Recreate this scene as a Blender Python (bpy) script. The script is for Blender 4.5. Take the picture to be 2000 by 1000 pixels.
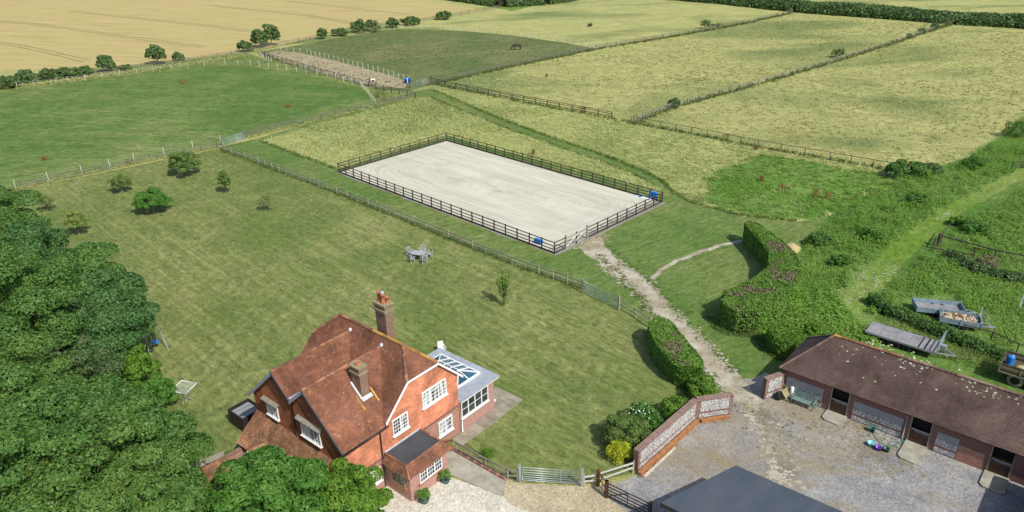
import bpy, math, random
import numpy as np
from mathutils import Vector, Matrix

# ------------------------------------------------------------------ scene, camera, light
for o in list(bpy.data.objects):
    bpy.data.objects.remove(o, do_unlink=True)
SC = bpy.context.scene
COL = SC.collection
PI = math.pi
R = math.radians

cam_d = bpy.data.cameras.new('camera')
cam_d.sensor_fit = 'HORIZONTAL'; cam_d.sensor_width = 36.0; cam_d.lens = 26.384
cam_d.clip_start = 0.5; cam_d.clip_end = 6000
cam = bpy.data.objects.new('camera', cam_d); COL.objects.link(cam)
_p, _r = R(25.35), R(-1.2)
_f = Vector((0, math.cos(_p), -math.sin(_p))); _u = Vector((0, math.sin(_p), math.cos(_p))); _x = Vector((1, 0, 0))
_rt = _x*math.cos(_r) + _u*math.sin(_r); _up = -_x*math.sin(_r) + _u*math.cos(_r)
cam.matrix_world = Matrix(((_rt.x, _up.x, -_f.x, 0), (_rt.y, _up.y, -_f.y, 0), (_rt.z, _up.z, -_f.z, 33.91), (0, 0, 0, 1)))
SC.camera = cam

SUN_AZ = math.atan2(0.62, -0.78); SUN_EL = R(48)
world = bpy.data.worlds.new('World'); SC.world = world; world.use_nodes = True
_nt = world.node_tree; _bg = _nt.nodes['Background']
_sky = _nt.nodes.new('ShaderNodeTexSky'); _sky.sky_type = 'NISHITA'; _sky.sun_disc = False
_sky.sun_elevation = SUN_EL; _sky.sun_rotation = SUN_AZ; _sky.air_density = 1.0; _sky.dust_density = 1.6; _sky.altitude = 50
_nt.links.new(_sky.outputs[0], _bg.inputs[0]); _bg.inputs[1].default_value = 0.15
sun_d = bpy.data.lights.new('sun', 'SUN'); sun_d.energy = 4.5; sun_d.angle = R(0.53); sun_d.color = (1.0, 0.955, 0.88)
sun = bpy.data.objects.new('sun', sun_d); COL.objects.link(sun)
_sd = Vector((math.sin(SUN_AZ)*math.cos(SUN_EL), math.cos(SUN_AZ)*math.cos(SUN_EL), math.sin(SUN_EL)))
sun.rotation_euler = _sd.to_track_quat('Z', 'Y').to_euler(); sun.location = (60, -60, 120)
SC.view_settings.view_transform = 'Standard'; SC.view_settings.look = 'None'
SC.view_settings.exposure = 0.0; SC.view_settings.gamma = 1.0; SC.view_settings.use_curve_mapping = False

# ------------------------------------------------------------------ material helper
class M:
    """small node builder; colours are linear base colours"""
    def __init__(s, name):
        s.m = bpy.data.materials.new(name); s.m.use_nodes = True
        s.t = s.m.node_tree; s.b = s.t.nodes['Principled BSDF']; s.o = s.t.nodes['Material Output']
    def n(s, kind): return s.t.nodes.new(kind)
    def ln(s, a, b): s.t.links.new(a, b)
    def setv(s, sock, v):
        if hasattr(v, 'links') or hasattr(v, 'is_output'): s.ln(v, sock)
        elif isinstance(v, (tuple, list)) and len(v) == 3 and sock.type == 'RGBA': sock.default_value = (*v, 1)
        else: sock.default_value = v
    def pos(s): return s.n('ShaderNodeNewGeometry').outputs['Position']
    def uv(s): return s.n('ShaderNodeUVMap').outputs[0]
    def obj(s): return s.n('ShaderNodeTexCoord').outputs['Object']
    def isl(s): return s.n('ShaderNodeNewGeometry').outputs['Random Per Island']
    def orand(s): return s.n('ShaderNodeObjectInfo').outputs['Random']
    def attr(s, name):
        a = s.n('ShaderNodeAttribute'); a.attribute_name = name; return a.outputs['Fac']
    def map(s, v, scale=(1, 1, 1), rot=0.0, loc=(0, 0, 0)):
        k = s.n('ShaderNodeMapping'); s.ln(v, k.inputs[0]); k.inputs['Rotation'].default_value = (0, 0, -rot)
        k.inputs['Location'].default_value = loc
        if rot:
            k.inputs['Scale'].default_value = (1, 1, 1); j = s.n('ShaderNodeMapping'); s.ln(k.outputs[0], j.inputs[0]); j.inputs['Scale'].default_value = scale; return j.outputs[0]
        k.inputs['Scale'].default_value = scale; return k.outputs[0]
    def noise(s, v, scale=1.0, detail=4.0, rough=0.6, dist=0.0, col=False):
        k = s.n('ShaderNodeTexNoise'); s.ln(v, k.inputs['Vector']); k.inputs['Scale'].default_value = scale
        k.inputs['Detail'].default_value = detail; k.inputs['Roughness'].default_value = rough; k.inputs['Distortion'].default_value = dist
        return k.outputs['Color' if col else 'Fac']
    def vor(s, v, scale=1.0, feat='F1', out='Distance', rnd=1.0):
        k = s.n('ShaderNodeTexVoronoi'); k.feature = feat; s.ln(v, k.inputs['Vector']); k.inputs['Scale'].default_value = scale
        k.inputs['Randomness'].default_value = rnd; return k.outputs[out]
    def wave(s, v, scale=1.0, dist=0.0, detail=2.0):
        k = s.n('ShaderNodeTexWave'); s.ln(v, k.inputs['Vector']); k.inputs['Scale'].default_value = scale
        k.inputs['Distortion'].default_value = dist; k.inputs['Detail'].default_value = detail; return k.outputs['Fac']
    def brick(s, v, c1, c2, mortar, w=.225, h=.075, ms=.012):
        k = s.n('ShaderNodeTexBrick'); s.ln(v, k.inputs['Vector'])
        for q, c in (('Color1', c1), ('Color2', c2), ('Mortar', mortar)): s.setv(k.inputs[q], c)
        k.inputs['Scale'].default_value = 1; k.inputs['Brick Width'].default_value = w; k.inputs['Row Height'].default_value = h
        k.inputs['Mortar Size'].default_value = ms; k.inputs['Mortar Smooth'].default_value = .3; k.inputs['Bias'].default_value = 0
        return k.outputs['Color'], k.outputs['Fac']
    def ramp(s, fac, stops, interp='LINEAR'):
        k = s.n('ShaderNodeValToRGB'); s.ln(fac, k.inputs[0]); e = k.color_ramp.elements; k.color_ramp.interpolation = interp
        while len(e) < len(stops): e.new(0.5)
        for q, (p, c) in zip(e, stops):
            q.position = p; q.color = (c, c, c, 1) if not isinstance(c, tuple) else (*c, 1)
        return k.outputs[0]
    def mix(s, fac, a, b, mode='MIX'):
        k = s.n('ShaderNodeMix'); k.data_type = 'RGBA'; k.blend_type = mode; k.clamp_factor = True
        s.setv(k.inputs[0], fac); s.setv(k.inputs[6], a); s.setv(k.inputs[7], b); return k.outputs[2]
    def math(s, op, a, b=0.0):
        k = s.n('ShaderNodeMath'); k.operation = op; s.setv(k.inputs[0], a); s.setv(k.inputs[1], b); return k.outputs[0]
    def sep(s, v, axis):
        k = s.n('ShaderNodeSeparateXYZ'); s.ln(v, k.inputs[0]); return k.outputs[axis]
    def bump(s, h, strength=.5, dist=.05):
        k = s.n('ShaderNodeBump'); s.ln(h, k.inputs['Height']); k.inputs['Strength'].default_value = strength; k.inputs['Distance'].default_value = dist
        s.ln(k.outputs[0], s.b.inputs['Normal'])
    def out(s, col, rough=.9, metal=0.0, spec=.3):
        s.setv(s.b.inputs['Base Color'], col); s.setv(s.b.inputs['Roughness'], rough); s.b.inputs['Metallic'].default_value = metal
        s.b.inputs['Specular IOR Level'].default_value = spec; return s.m
    def leaf(s, col, rough=.55, trans=.3, tcol=None):
        s.out(col, rough, 0, .35); tr = s.n('ShaderNodeBsdfTranslucent'); s.setv(tr.inputs[0], tcol if tcol is not None else col)
        mx = s.n('ShaderNodeMixShader'); mx.inputs[0].default_value = trans
        s.ln(s.b.outputs[0], mx.inputs[1]); s.ln(tr.outputs[0], mx.inputs[2]); s.ln(mx.outputs[0], s.o.inputs[0]); return s.m

MT = {}
def plain(name, col, rough=.7, metal=0, var=.25, scale=3.0, spec=.35, bump=0.0):
    m = M(name); p = m.obj(); f = m.noise(p, scale, 5, .65)
    d = tuple(c*(1-var) for c in col); l = tuple(min(1, c*(1+var)) for c in col)
    c = m.ramp(f, [(.3, d), (.5, col), (.72, l)])
    if bump: m.bump(m.noise(p, scale*8, 4, .7), bump, .02)
    MT[name] = m.out(c, rough, metal, spec); return MT[name]

# ------------------------------------------------------------------ mesh helpers
def auto_uv(me):
    n = len(me.loops)
    if n == 0 or n > 60000: return
    uvl = me.uv_layers.new(name='UVMap'); co = np.empty(len(me.vertices)*3); me.vertices.foreach_get('co', co); co = co.reshape(-1, 3)
    li = np.empty(n, dtype=np.int32); me.loops.foreach_get('vertex_index', li)
    ls = np.empty(len(me.polygons), dtype=np.int32); me.polygons.foreach_get('loop_start', ls)
    lt = np.empty(len(me.polygons), dtype=np.int32); me.polygons.foreach_get('loop_total', lt)
    nr = np.empty(len(me.polygons)*3); me.polygons.foreach_get('normal', nr); nr = np.repeat(nr.reshape(-1, 3), lt, axis=0)
    c = co[li]; uv = np.empty((n, 2)); flat = np.abs(nr[:, 2]) > .75
    h = np.hypot(nr[:, 0], nr[:, 1])+1e-9; tx, ty = -nr[:, 1]/h, nr[:, 0]/h
    uv[:, 0] = np.where(flat, c[:, 0], c[:, 0]*tx+c[:, 1]*ty); uv[:, 1] = np.where(flat, c[:, 1], c[:, 2])
    uvl.data.foreach_set('uv', uv.ravel())

class MB:
    """collects boxes, bars, tubes and polygons for ONE mesh object"""
    def __init__(s): s.v = []; s.f = []; s.sm = []
    def add(s, vs, fs, smooth=False):
        k = len(s.v); s.v += [tuple(v) for v in vs]; s.f += [tuple(i+k for i in f) for f in fs]; s.sm += [smooth]*len(fs); return s
    def box(s, c, d, rz=0.0):
        x, y, z = [q/2 for q in d]; cs, sn = math.cos(rz), math.sin(rz); vs = []
        for k in (-z, z):
            for i, j in ((-x, -y), (x, -y), (x, y), (-x, y)): vs.append((c[0]+i*cs-j*sn, c[1]+i*sn+j*cs, c[2]+k))
        return s.add(vs, [(3, 2, 1, 0), (4, 5, 6, 7), (0, 1, 5, 4), (1, 2, 6, 5), (2, 3, 7, 6), (3, 0, 4, 7)])
    def b(s, x0, x1, y0, y1, z0, z1): return s.box(((x0+x1)/2, (y0+y1)/2, (z0+z1)/2), (abs(x1-x0), abs(y1-y0), abs(z1-z0)))
    def bar(s, p, q, w, h, up=(0, 0, 1)):
        p, q = Vector(p), Vector(q); d = (q-p).normalized(); u = Vector(up)
        if abs(d.dot(u)) > .97: u = Vector((1, 0, 0))
        r = d.cross(u).normalized()*w/2; t = r.cross(d).normalized()*h/2; vs = []
        for c in (p, q): vs += [c-r-t, c+r-t, c+r+t, c-r+t]
        return s.add(vs, [(3, 2, 1, 0), (4, 5, 6, 7), (0, 1, 5, 4), (1, 2, 6, 5), (2, 3, 7, 6), (3, 0, 4, 7)])
    def tube(s, pts, rad, n=8, cap=True, smooth=True):
        pts = [Vector(p) for p in pts]; rad = rad if isinstance(rad, (list, tuple)) else [rad]*len(pts); vs = []; fs = []
        for i, p in enumerate(pts):
            d = (pts[min(i+1, len(pts)-1)]-pts[max(i-1, 0)]).normalized(); u = Vector((0, 0, 1)) if abs(d.z) < .9 else Vector((1, 0, 0))
            a = d.cross(u).normalized(); b = d.cross(a).normalized()
            for k in range(n):
                t = 2*PI*k/n; vs.append(p+a*math.cos(t)*rad[i]+b*math.sin(t)*rad[i])
        for i in range(len(pts)-1):
            for k in range(n): fs.append((i*n+k, i*n+(k+1) % n, (i+1)*n+(k+1) % n, (i+1)*n+k))
        s.add(vs, fs, smooth)
        if cap:
            k = len(s.v)-len(vs); s.f += [tuple(k+j for j in range(n)), tuple(k+len(vs)-1-j for j in range(n))]; s.sm += [False, False]
        return s
    def lathe(s, prof, c=(0, 0, 0), n=16, smooth=True):
        vs = []; fs = []
        for r, z in prof:
            for k in range(n): vs.append((c[0]+r*math.cos(2*PI*k/n), c[1]+r*math.sin(2*PI*k/n), c[2]+z))
        for i in range(len(prof)-1):
            for k in range(n): fs.append((i*n+k, i*n+(k+1) % n, (i+1)*n+(k+1) % n, (i+1)*n+k))
        return s.add(vs, fs, smooth)
    def poly(s, pts): return s.add(pts, [tuple(range(len(pts)))])
    def prism(s, pts, z0, z1):
        n = len(pts); vs = [(x, y, z0) for x, y in pts]+[(x, y, z1) for x, y in pts]
        return s.add(vs, [tuple(range(n-1, -1, -1)), tuple(range(n, 2*n))]+[(i, (i+1) % n, n+(i+1) % n, n+i) for i in range(n)])
    def slab(s, pts, off):
        """polygon of 3-D points extruded by vector off"""
        n = len(pts); o = Vector(off); a = [Vector(p) for p in pts]
        return s.add(a+[p+o for p in a], [tuple(range(n-1, -1, -1)), tuple(range(n, 2*n))]+[(i, (i+1) % n, n+(i+1) % n, n+i) for i in range(n)])
    def mesh(s, name):
        me = bpy.data.meshes.new(name); me.from_pydata(s.v, [], s.f); me.polygons.foreach_set('use_smooth', s.sm); me.update(); auto_uv(me); return me
    def build(s, name, mat, parent=None, loc=None, rz=None):
        return obj(name, s.mesh(name), mat, parent, loc, rz)

def obj(name, me, mat=None, parent=None, loc=None, rz=None):
    if mat is not None and not me.materials: me.materials.append(MT[mat] if isinstance(mat, str) else mat)
    o = bpy.data.objects.new(name, me); COL.objects.link(o)
    if parent is not None: o.parent = parent
    if loc is not None: o.location = loc
    if rz is not None: o.rotation_euler[2] = rz
    return o
def np_mesh(name, v, f, mat=None, smooth=False):
    """v (N,3) float, f (M,k) int -> mesh"""
    v = np.ascontiguousarray(v, dtype=np.float32); f = np.ascontiguousarray(f, dtype=np.int32); me = bpy.data.meshes.new(name)
    me.vertices.add(len(v)); me.vertices.foreach_set('co', v.ravel()); k = f.shape[1]; me.loops.add(f.size); me.loops.foreach_set('vertex_index', f.ravel())
    me.polygons.add(len(f)); me.polygons.foreach_set('loop_start', np.arange(0, f.size, k, dtype=np.int32))
    try: me.polygons.foreach_set('loop_total', np.full(len(f), k, dtype=np.int32))
    except Exception: pass
    me.polygons.foreach_set('use_smooth', np.full(len(f), smooth, dtype=bool)); me.update(calc_edges=True)
    if mat is not None: me.materials.append(MT[mat] if isinstance(mat, str) else mat)
    return me
def tag(o, label, cat=None, group=None, kind=None):
    if label: o['label'] = label
    if cat: o['category'] = cat
    if group: o['group'] = group
    if kind: o['kind'] = kind
    return o
def thing(name, label, cat, loc=(0, 0, 0), rz=0.0, group=None):
    o = bpy.data.objects.new(name, None); COL.objects.link(o); o.empty_display_size = .3
    o.location = loc if len(loc) == 3 else (*loc, 0); o.rotation_euler = (0, 0, rz); return tag(o, label, cat, group)
def dup(root, loc, rz, label=None, group=None, scale=None):
    def cp(o, par):
        c = o.copy(); COL.objects.link(c); c.parent = par
        for ch in o.children: cp(ch, c)
        return c
    r = cp(root, None); r.location = loc if len(loc) == 3 else (*loc, 0); r.rotation_euler = (0, 0, rz)
    if label: r['label'] = label
    if group: r['group'] = group
    if scale: r.scale = (scale,)*3
    return r

# ------------------------------------------------------------------ numpy noise and scatter
def vnoise(x, y, seed=0):
    xi = np.floor(x).astype(np.int64); yi = np.floor(y).astype(np.int64); fx = x-xi; fy = y-yi
    fx = fx*fx*(3-2*fx); fy = fy*fy*(3-2*fy)
    def h(i, j):
        k = (i*374761393+j*668265263+seed*974634773) & 0xffffffff; k = ((k ^ (k >> 13))*1274126177) & 0xffffffff
        return ((k ^ (k >> 16)) & 0xffff)/65535.0
    return (h(xi, yi)*(1-fx)+h(xi+1, yi)*fx)*(1-fy)+(h(xi, yi+1)*(1-fx)+h(xi+1, yi+1)*fx)*fy
def fbm(x, y, seed=0, oct=4):
    a = np.zeros_like(np.asarray(x, float)); w = .5; t = 0
    for i in range(oct): a = a+w*vnoise(np.asarray(x)*2**i, np.asarray(y)*2**i, seed+i*17); t += w; w *= .5
    return a/t
def inpoly(x, y, poly):
    c = np.zeros(len(x), bool); n = len(poly)
    for i in range(n):
        x1, y1 = poly[i]; x2, y2 = poly[(i+1) % n]
        if y1 == y2: continue
        c ^= ((y1 > y) != (y2 > y)) & (x < (x2-x1)*(y-y1)/(y2-y1)+x1)
    return c
def area(poly): return abs(sum(poly[i][0]*poly[(i+1) % len(poly)][1]-poly[(i+1) % len(poly)][0]*poly[i][1] for i in range(len(poly))))/2
def scatter(poly, n, rng):
    p = np.array(poly); lo, hi = p.min(0), p.max(0); xs = []; ys = []; got = 0
    while got < n:
        k = int((n-got)*(np.prod(hi-lo)/max(area(poly), 1e-3))*1.1)+50; x = rng.uniform(lo[0], hi[0], k); y = rng.uniform(lo[1], hi[1], k); m = inpoly(x, y, poly)
        xs.append(x[m]); ys.append(y[m]); got += int(m.sum())
    return np.concatenate(xs)[:n], np.concatenate(ys)[:n]
def roughen(poly, step=.6, amp=.15, seed=1, closed=True):
    out = []; n = len(poly)
    for i in range(n if closed else n-1):
        a = np.array(poly[i], float); b = np.array(poly[(i+1) % n], float); L = np.hypot(*(b-a)); k = max(1, min(400, int(L/step))); nr = np.array([-(b-a)[1], (b-a)[0]])/max(L, 1e-6)
        for j in range(k):
            p = a+(b-a)*j/k; q = (fbm(np.array([p[0]*.9+seed]), np.array([p[1]*.9]), seed, 3)[0]-.5)*2.2*amp; out.append(tuple(p+nr*q))
    return out
def sheet(name, poly, z, mat, kind='structure', rough=None, seed=1, label=None):
    if rough: poly = roughen(poly, rough[0], rough[1], seed)
    from mathutils.geometry import tessellate_polygon
    if sum(poly[i][0]*poly[(i+1) % len(poly)][1]-poly[(i+1) % len(poly)][0]*poly[i][1] for i in range(len(poly))) < 0: poly = poly[::-1]
    tris = tessellate_polygon([[Vector((x, y, 0)) for x, y in poly]]); me = bpy.data.meshes.new(name); fs = []
    for a, b, c in tris:
        s = (poly[b][0]-poly[a][0])*(poly[c][1]-poly[a][1])-(poly[c][0]-poly[a][0])*(poly[b][1]-poly[a][1]); fs.append((a, b, c) if s > 0 else (a, c, b))
    me.from_pydata([(x, y, z) for x, y in poly], [], fs); me.update(); o = obj(name, me, mat); return tag(o, label, None, None, kind)

# foliage: many small folded leaf faces -------------------------------------------------
def leaves(c, nrm, size, rng, aspect=.55, jitter=.7):
    n = len(c); nn = nrm+rng.normal(0, jitter, (n, 3)); nn /= np.linalg.norm(nn, axis=1)[:, None]+1e-9
    t = np.cross(nn, rng.normal(0, 1, (n, 3))); t /= np.linalg.norm(t, axis=1)[:, None]+1e-9; b = np.cross(nn, t); s = (size*(.55+1.0*rng.random(n)**1.7))[:, None]
    v = np.empty((n, 4, 3)); v[:, 0] = c-t*s; v[:, 1] = c-b*s*aspect+nn*s*.18; v[:, 2] = c+t*s; v[:, 3] = c+b*s*aspect+nn*s*.18
    return v.reshape(-1, 3), np.arange(n*4).reshape(-1, 4)
def clump_points(blobs, n, rng, shell=.35, low=-.55):
    """leaf centres on a set of ellipsoid blobs (cx,cy,cz,rx,ry,rz); points buried deep in another blob are dropped"""
    B = np.array(blobs, float); w = (B[:, 3]*B[:, 4]*B[:, 5])**(2/3)
    if len(B) > 3: w[0] *= .3
    k = rng.choice(len(B), int(n*1.5), p=w/w.sum())
    d = rng.normal(0, 1, (len(k), 3)); d /= np.linalg.norm(d, axis=1)[:, None]; bad = d[:, 2] < low; d[bad, 2] *= -1
    r = 1-shell*rng.random(len(k))**1.6; p = B[k, :3]+d*B[k, 3:]*r[:, None]; keep = np.ones(len(k), bool)
    for j in range(len(B)):
        q = (p-B[j, :3])/B[j, 3:]; keep &= ~(((q*q).sum(1) < .42) & (k != j))
    return p[keep][:n], d[keep][:n]
def foliage(name, blobs, n, size, mat, parent, rng, loc=None, aspect=.55, jitter=.48, low=-.55, shell=.3):
    p, d = clump_points(blobs, n, rng, shell, low); v, f = leaves(p, d, size, rng, aspect, jitter); return obj(name, np_mesh(name, v, f, mat), None, parent, loc)
def crown_blobs(rx, ry, rz, cz, n, sub, rng, low=-.35, squash=.62):
    """uneven crown: n smaller clumps set over an ellipsoid"""
    out = [(0, 0, cz, rx*.55, ry*.55, rz*.55)]
    for i in range(n):
        z = low+(1-low)*(i+.5)/n; a = i*2.39996+rng.uniform(-.4, .4); h = math.sqrt(max(0, 1-z*z)); k = rng.uniform(.62, 1.03); s = sub*rng.uniform(.6, 1.35)
        out.append((rx*h*math.cos(a)*k, ry*h*math.sin(a)*k, cz+rz*z*k, s, s, s*squash))
    return out

# ------------------------------------------------------------------ ground materials
MOW = R(-47)
def grass_mat(name, dark, mid, dry, streak=.5, ang=0.0, sc=1.0, fine=9.0, big=.05, green=None, stretch=(.06, 1.0), stripes=0.0):
    m = M(name); p = m.pos()
    big_f = m.noise(p, big, 5, .6, .6); med = m.noise(p, .35*sc, 6, .7, .8); fin = m.noise(p, fine, 4, .8)
    st = m.noise(m.map(p, (stretch[0]*sc, stretch[1]*sc, 1), ang), 1.0, 6, .7, .8)
    c = m.ramp(med, [(.3, dark), (.5, mid), (.7, tuple(a*.45+b*.55 for a, b in zip(mid, dry)))])
    c = m.mix(m.math('MULTIPLY', m.ramp(st, [(.46, 0.0), (.64, 1.0)]), streak), c, dry)
    c = m.mix(m.ramp(big_f, [(.40, .75), (.6, 0.0)]), c, green if green else dark)
    c = m.mix(m.ramp(m.noise(p, .13*sc, 6, .72, 1.2), [(.54, 0.0), (.7, .5)]), c, dry)
    if stripes:
        wv = m.wave(m.map(p, (1, 1, 1), ang+.5), .26, 9, 4); c = m.mix(m.math('MULTIPLY', m.ramp(wv, [(.3, 0.0), (.7, 1.0)]), m.ramp(m.noise(p, .06, 3, .5), [(.4, 0.0), (.6, stripes)])), c, dark)
    c = m.mix(.9, c, m.mix(1.0, c, m.ramp(m.noise(m.map(p, (1, 2.2, 1), ang), 1.1*sc, 6, .78, 1.0), [(.32, .45), (.5, 1.0), (.68, 1.5)]), 'MULTIPLY'))
    c = m.mix(.7, c, m.mix(1.0, c, m.ramp(fin, [(.3, .5), (.5, 1.0), (.7, 1.5)]), 'MULTIPLY'))
    m.bump(m.noise(p, fine*.7, 3, .8), .6, .06); MT[name] = m.out(c, .95, 0, .1); return m
grass_mat('lawn', (.112, .144, .040), (.160, .186, .058), (.30, .295, .118), .6, MOW, green=(.098, .15, .035), stretch=(.04, 1.5), stripes=.45)
grass_mat('mown', (.09, .142, .036), (.132, .182, .05), (.225, .245, .092), .55, R(35), green=(.08, .148, .03))
grass_mat('paddock_green', (.078, .132, .032), (.118, .176, .046), (.215, .24, .085), .6, R(-10), sc=.5, fine=5, big=.03, green=(.07, .136, .028))
grass_mat('paddock_worn', (.1, .125, .042), (.132, .15, .054), (.205, .205, .085), .5, R(15), sc=.5, fine=5, green=(.086, .128, .038))
grass_mat('verge', (.11, .15, .04), (.16, .195, .056), (.27, .27, .11), .5, R(-8), sc=.5, fine=5, green=(.1, .15, .036))
grass_mat('rough_ground', (.07, .135, .024), (.105, .185, .034), (.2, .25, .09), .4, R(50), fine=7, green=(.06, .14, .02))
grass_mat('track_grass', (.11, .18, .026), (.15, .22, .04), (.24, .265, .1), .5, R(48), fine=8, green=(.10, .185, .02))
def meadow_mat(name, dark, mid, pale, ang, sc=1.0, big=.028, patch=.95):
    m = M(name); p = m.pos(); fl = m.noise(m.map(p, (.32*sc, .62*sc, 1), ang), 1.0, 7, .72, 1.6); bg = m.noise(m.map(p, (.75, 1.5, 1), ang), big, 5, .6, .8); fi = m.noise(m.map(p, (1.5, 1, 1), ang), 1.7, 6, .8, .8)
    c = m.ramp(fl, [(.30, tuple(a*.4+b*.6 for a, b in zip(dark, mid))), (.48, mid), (.66, pale)]); c = m.mix(m.ramp(bg, [(.36, patch), (.50, 0.0)]), c, dark)
    c = m.mix(m.ramp(m.noise(p, .07, 5, .65, .6), [(.56, 0.0), (.70, .5)]), c, tuple(a*b for a, b in zip(mid, (.92, .78, .72))))
    c = m.mix(.9, c, m.mix(1.0, c, m.ramp(fi, [(.3, .5), (.5, 1.0), (.7, 1.45)]), 'MULTIPLY'))
    m.bump(m.noise(m.map(p, (.6, 1.2, 1), ang), 1.6, 6, .78, 1.0), 1.0, .3); MT[name] = m.out(c, .95, 0, .1)
meadow_mat('meadow_near', (.17, .225, .062), (.325, .36, .12), (.46, .46, .185), R(8), .8)
meadow_mat('meadow_far', (.155, .205, .07), (.365, .37, .135), (.48, .45, .18), R(4), .5, .024, .85)
m = M('wheat'); p = m.pos(); c = m.ramp(m.noise(m.map(p, (.05, .5, 1), R(-20)), 1, 5, .6, .5), [(.3, (.38, .30, .12)), (.55, (.46, .37, .16)), (.75, (.51, .43, .2))])
c = m.mix(.6, c, m.mix(1.0, c, m.ramp(m.noise(p, 1.4, 5, .8), [(.25, .68), (.55, 1.0), (.8, 1.2)]), 'MULTIPLY'))
c = m.mix(m.ramp(m.noise(p, .02, 4, .6), [(.38, .35), (.58, 0.0)]), c, (.38, .36, .13)); m.bump(m.noise(p, 2.5, 4, .8), .7, .15); MT['wheat'] = m.out(c, .95, 0, .1)
m = M('tramline'); p = m.pos(); MT['tramline'] = m.out(m.ramp(m.noise(p, .6, 4, .7), [(.3, (.19, .17, .06)), (.6, (.30, .25, .09))]), .95)
# arena sand with faint ridden tracks running round parallel to the boards
m = M('sand'); p = m.obj(); ab = m.n('ShaderNodeVectorMath'); ab.operation = 'ABSOLUTE'; m.ln(p, ab.inputs[0]); sb = m.n('ShaderNodeVectorMath'); sb.operation = 'SUBTRACT'; m.ln(ab.outputs[0], sb.inputs[0]); sb.inputs[1].default_value = (13.5, 3.5, 0)
mxv = m.n('ShaderNodeVectorMath'); mxv.operation = 'MAXIMUM'; m.ln(sb.outputs[0], mxv.inputs[0]); mxv.inputs[1].default_value = (0, 0, 0); le = m.n('ShaderNodeVectorMath'); le.operation = 'LENGTH'; m.ln(mxv.outputs[0], le.inputs[0]); dist = m.math('ADD', le.outputs['Value'], m.math('MULTIPLY', m.noise(p, .25, 3, .5), 1.6))
cv = m.n('ShaderNodeCombineXYZ'); m.ln(m.math('MULTIPLY', dist, 1.9), cv.inputs[0]); m.ln(m.math('MULTIPLY', m.sep(p, 0), .09), cv.inputs[1]); m.ln(m.math('MULTIPLY', m.sep(p, 1), .09), cv.inputs[2]); ring = m.noise(cv.outputs[0], 1.4, 5, .65)
c = m.ramp(m.noise(m.map(p, (.05, .4, 1)), 1.0, 6, .6, 1.0), [(.3, (.44, .425, .33)), (.52, (.53, .515, .405)), (.72, (.58, .565, .45))])
c = m.mix(.8, c, m.mix(1.0, c, m.ramp(ring, [(.35, .78), (.5, 1.0), (.65, 1.12)]), 'MULTIPLY'))
c = m.mix(m.ramp(m.noise(p, .14, 4, .6, .5), [(.5, 0.0), (.68, .35)]), c, (.44, .43, .38)); c = m.mix(.35, c, m.mix(1.0, c, m.ramp(m.noise(p, 6, 4, .8), [(.3, .75), (.7, 1.2)]), 'MULTIPLY'))
m.bump(m.math('ADD', m.noise(p, 5, 4, .8), m.math('MULTIPLY', ring, .6)), .4, .08); MT['sand'] = m.out(c, .95, 0, .1)
m = M('dirt'); p = m.pos(); c = m.ramp(m.noise(p, .55, 6, .7, .6), [(.3, (.22, .185, .115)), (.48, (.37, .33, .235)), (.66, (.52, .49, .41))])
c = m.mix(.8, c, m.mix(1.0, c, m.ramp(m.noise(p, 4.5, 5, .8), [(.25, .55), (.5, 1.0), (.8, 1.25)]), 'MULTIPLY')); m.bump(m.noise(p, 4, 5, .8), .7, .08); MT['dirt'] = m.out(c, .95, 0, .1)
def gravel(name, a, b, c3, weed=.0, brown=.5):
    m = M(name); p = m.pos(); n1 = m.noise(p, .3, 6, .7, .5); vo = m.vor(p, 9, 'F1', 'Color'); c = m.ramp(n1, [(.32, a), (.5, b), (.7, c3)])
    g = m.ramp(vo, [(.1, .5), (.45, .95), (.9, 1.5)]); c = m.mix(.45, c, m.mix(1.0, c, g, 'MULTIPLY')); c = m.mix(m.ramp(m.noise(m.map(p, (1, .5, 1), R(50)), .22, 5, .65, .8), [(.46, 0.0), (.66, brown)]), c, (.26, .215, .13))
    c = m.mix(.7, c, m.mix(1.0, c, m.ramp(m.noise(p, 3.0, 5, .85), [(.25, .55), (.5, 1.0), (.8, 1.35)]), 'MULTIPLY'))
    if weed: c = m.mix(m.ramp(m.noise(p, .5, 6, .8, .3), [(.58, 0.0), (.70, weed)]), c, (.13, .14, .05))
    m.bump(m.vor(p, 11), .6, .05); MT[name] = m.out(c, .95, 0, .15)
gravel('gravel', (.19, .19, .20), (.275, .27, .262), (.37, .355, .315), .45, .9)
gravel('yard_dirt', (.19, .17, .13), (.25, .225, .175), (.31, .285, .23), .5, .3)
gravel('drive', (.46, .43, .35), (.56, .53, .44), (.64, .61, .52), 0, .12)
gravel('hoggin', (.35, .30, .19), (.44, .38, .25), (.52, .46, .33), .45, .15)
gravel('mud', (.26, .215, .125), (.33, .28, .17), (.39, .34, .215), .35, .2)
gravel('chalk', (.26, .30, .16), (.36, .38, .26), (.50, .50, .40), .3, .1)
m = M('concrete'); p = m.pos(); c = m.ramp(m.noise(p, 1.1, 6, .7), [(.3, (.22, .205, .16)), (.5, (.34, .32, .255)), (.72, (.43, .41, .335))]); c = m.mix(m.ramp(m.noise(p, 2.7, 5, .75), [(.55, 0.0), (.75, .6)]), c, (.17, .165, .12)); m.bump(m.noise(p, 18, 3, .7), .3, .02); MT['concrete'] = m.out(c, .9, 0, .2)
m = M('paving'); p = m.pos(); c = m.ramp(m.noise(p, .8, 6, .7), [(.3, (.21, .185, .14)), (.5, (.29, .26, .195)), (.75, (.38, .35, .27))]); c = m.mix(.5, c, m.mix(1.0, c, m.ramp(m.orand(), [(0, .6), (1, 1.3)]), 'MULTIPLY')); m.bump(m.noise(p, 12, 3, .7), .3, .02); MT['paving'] = m.out(c, .9, 0, .2)

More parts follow.
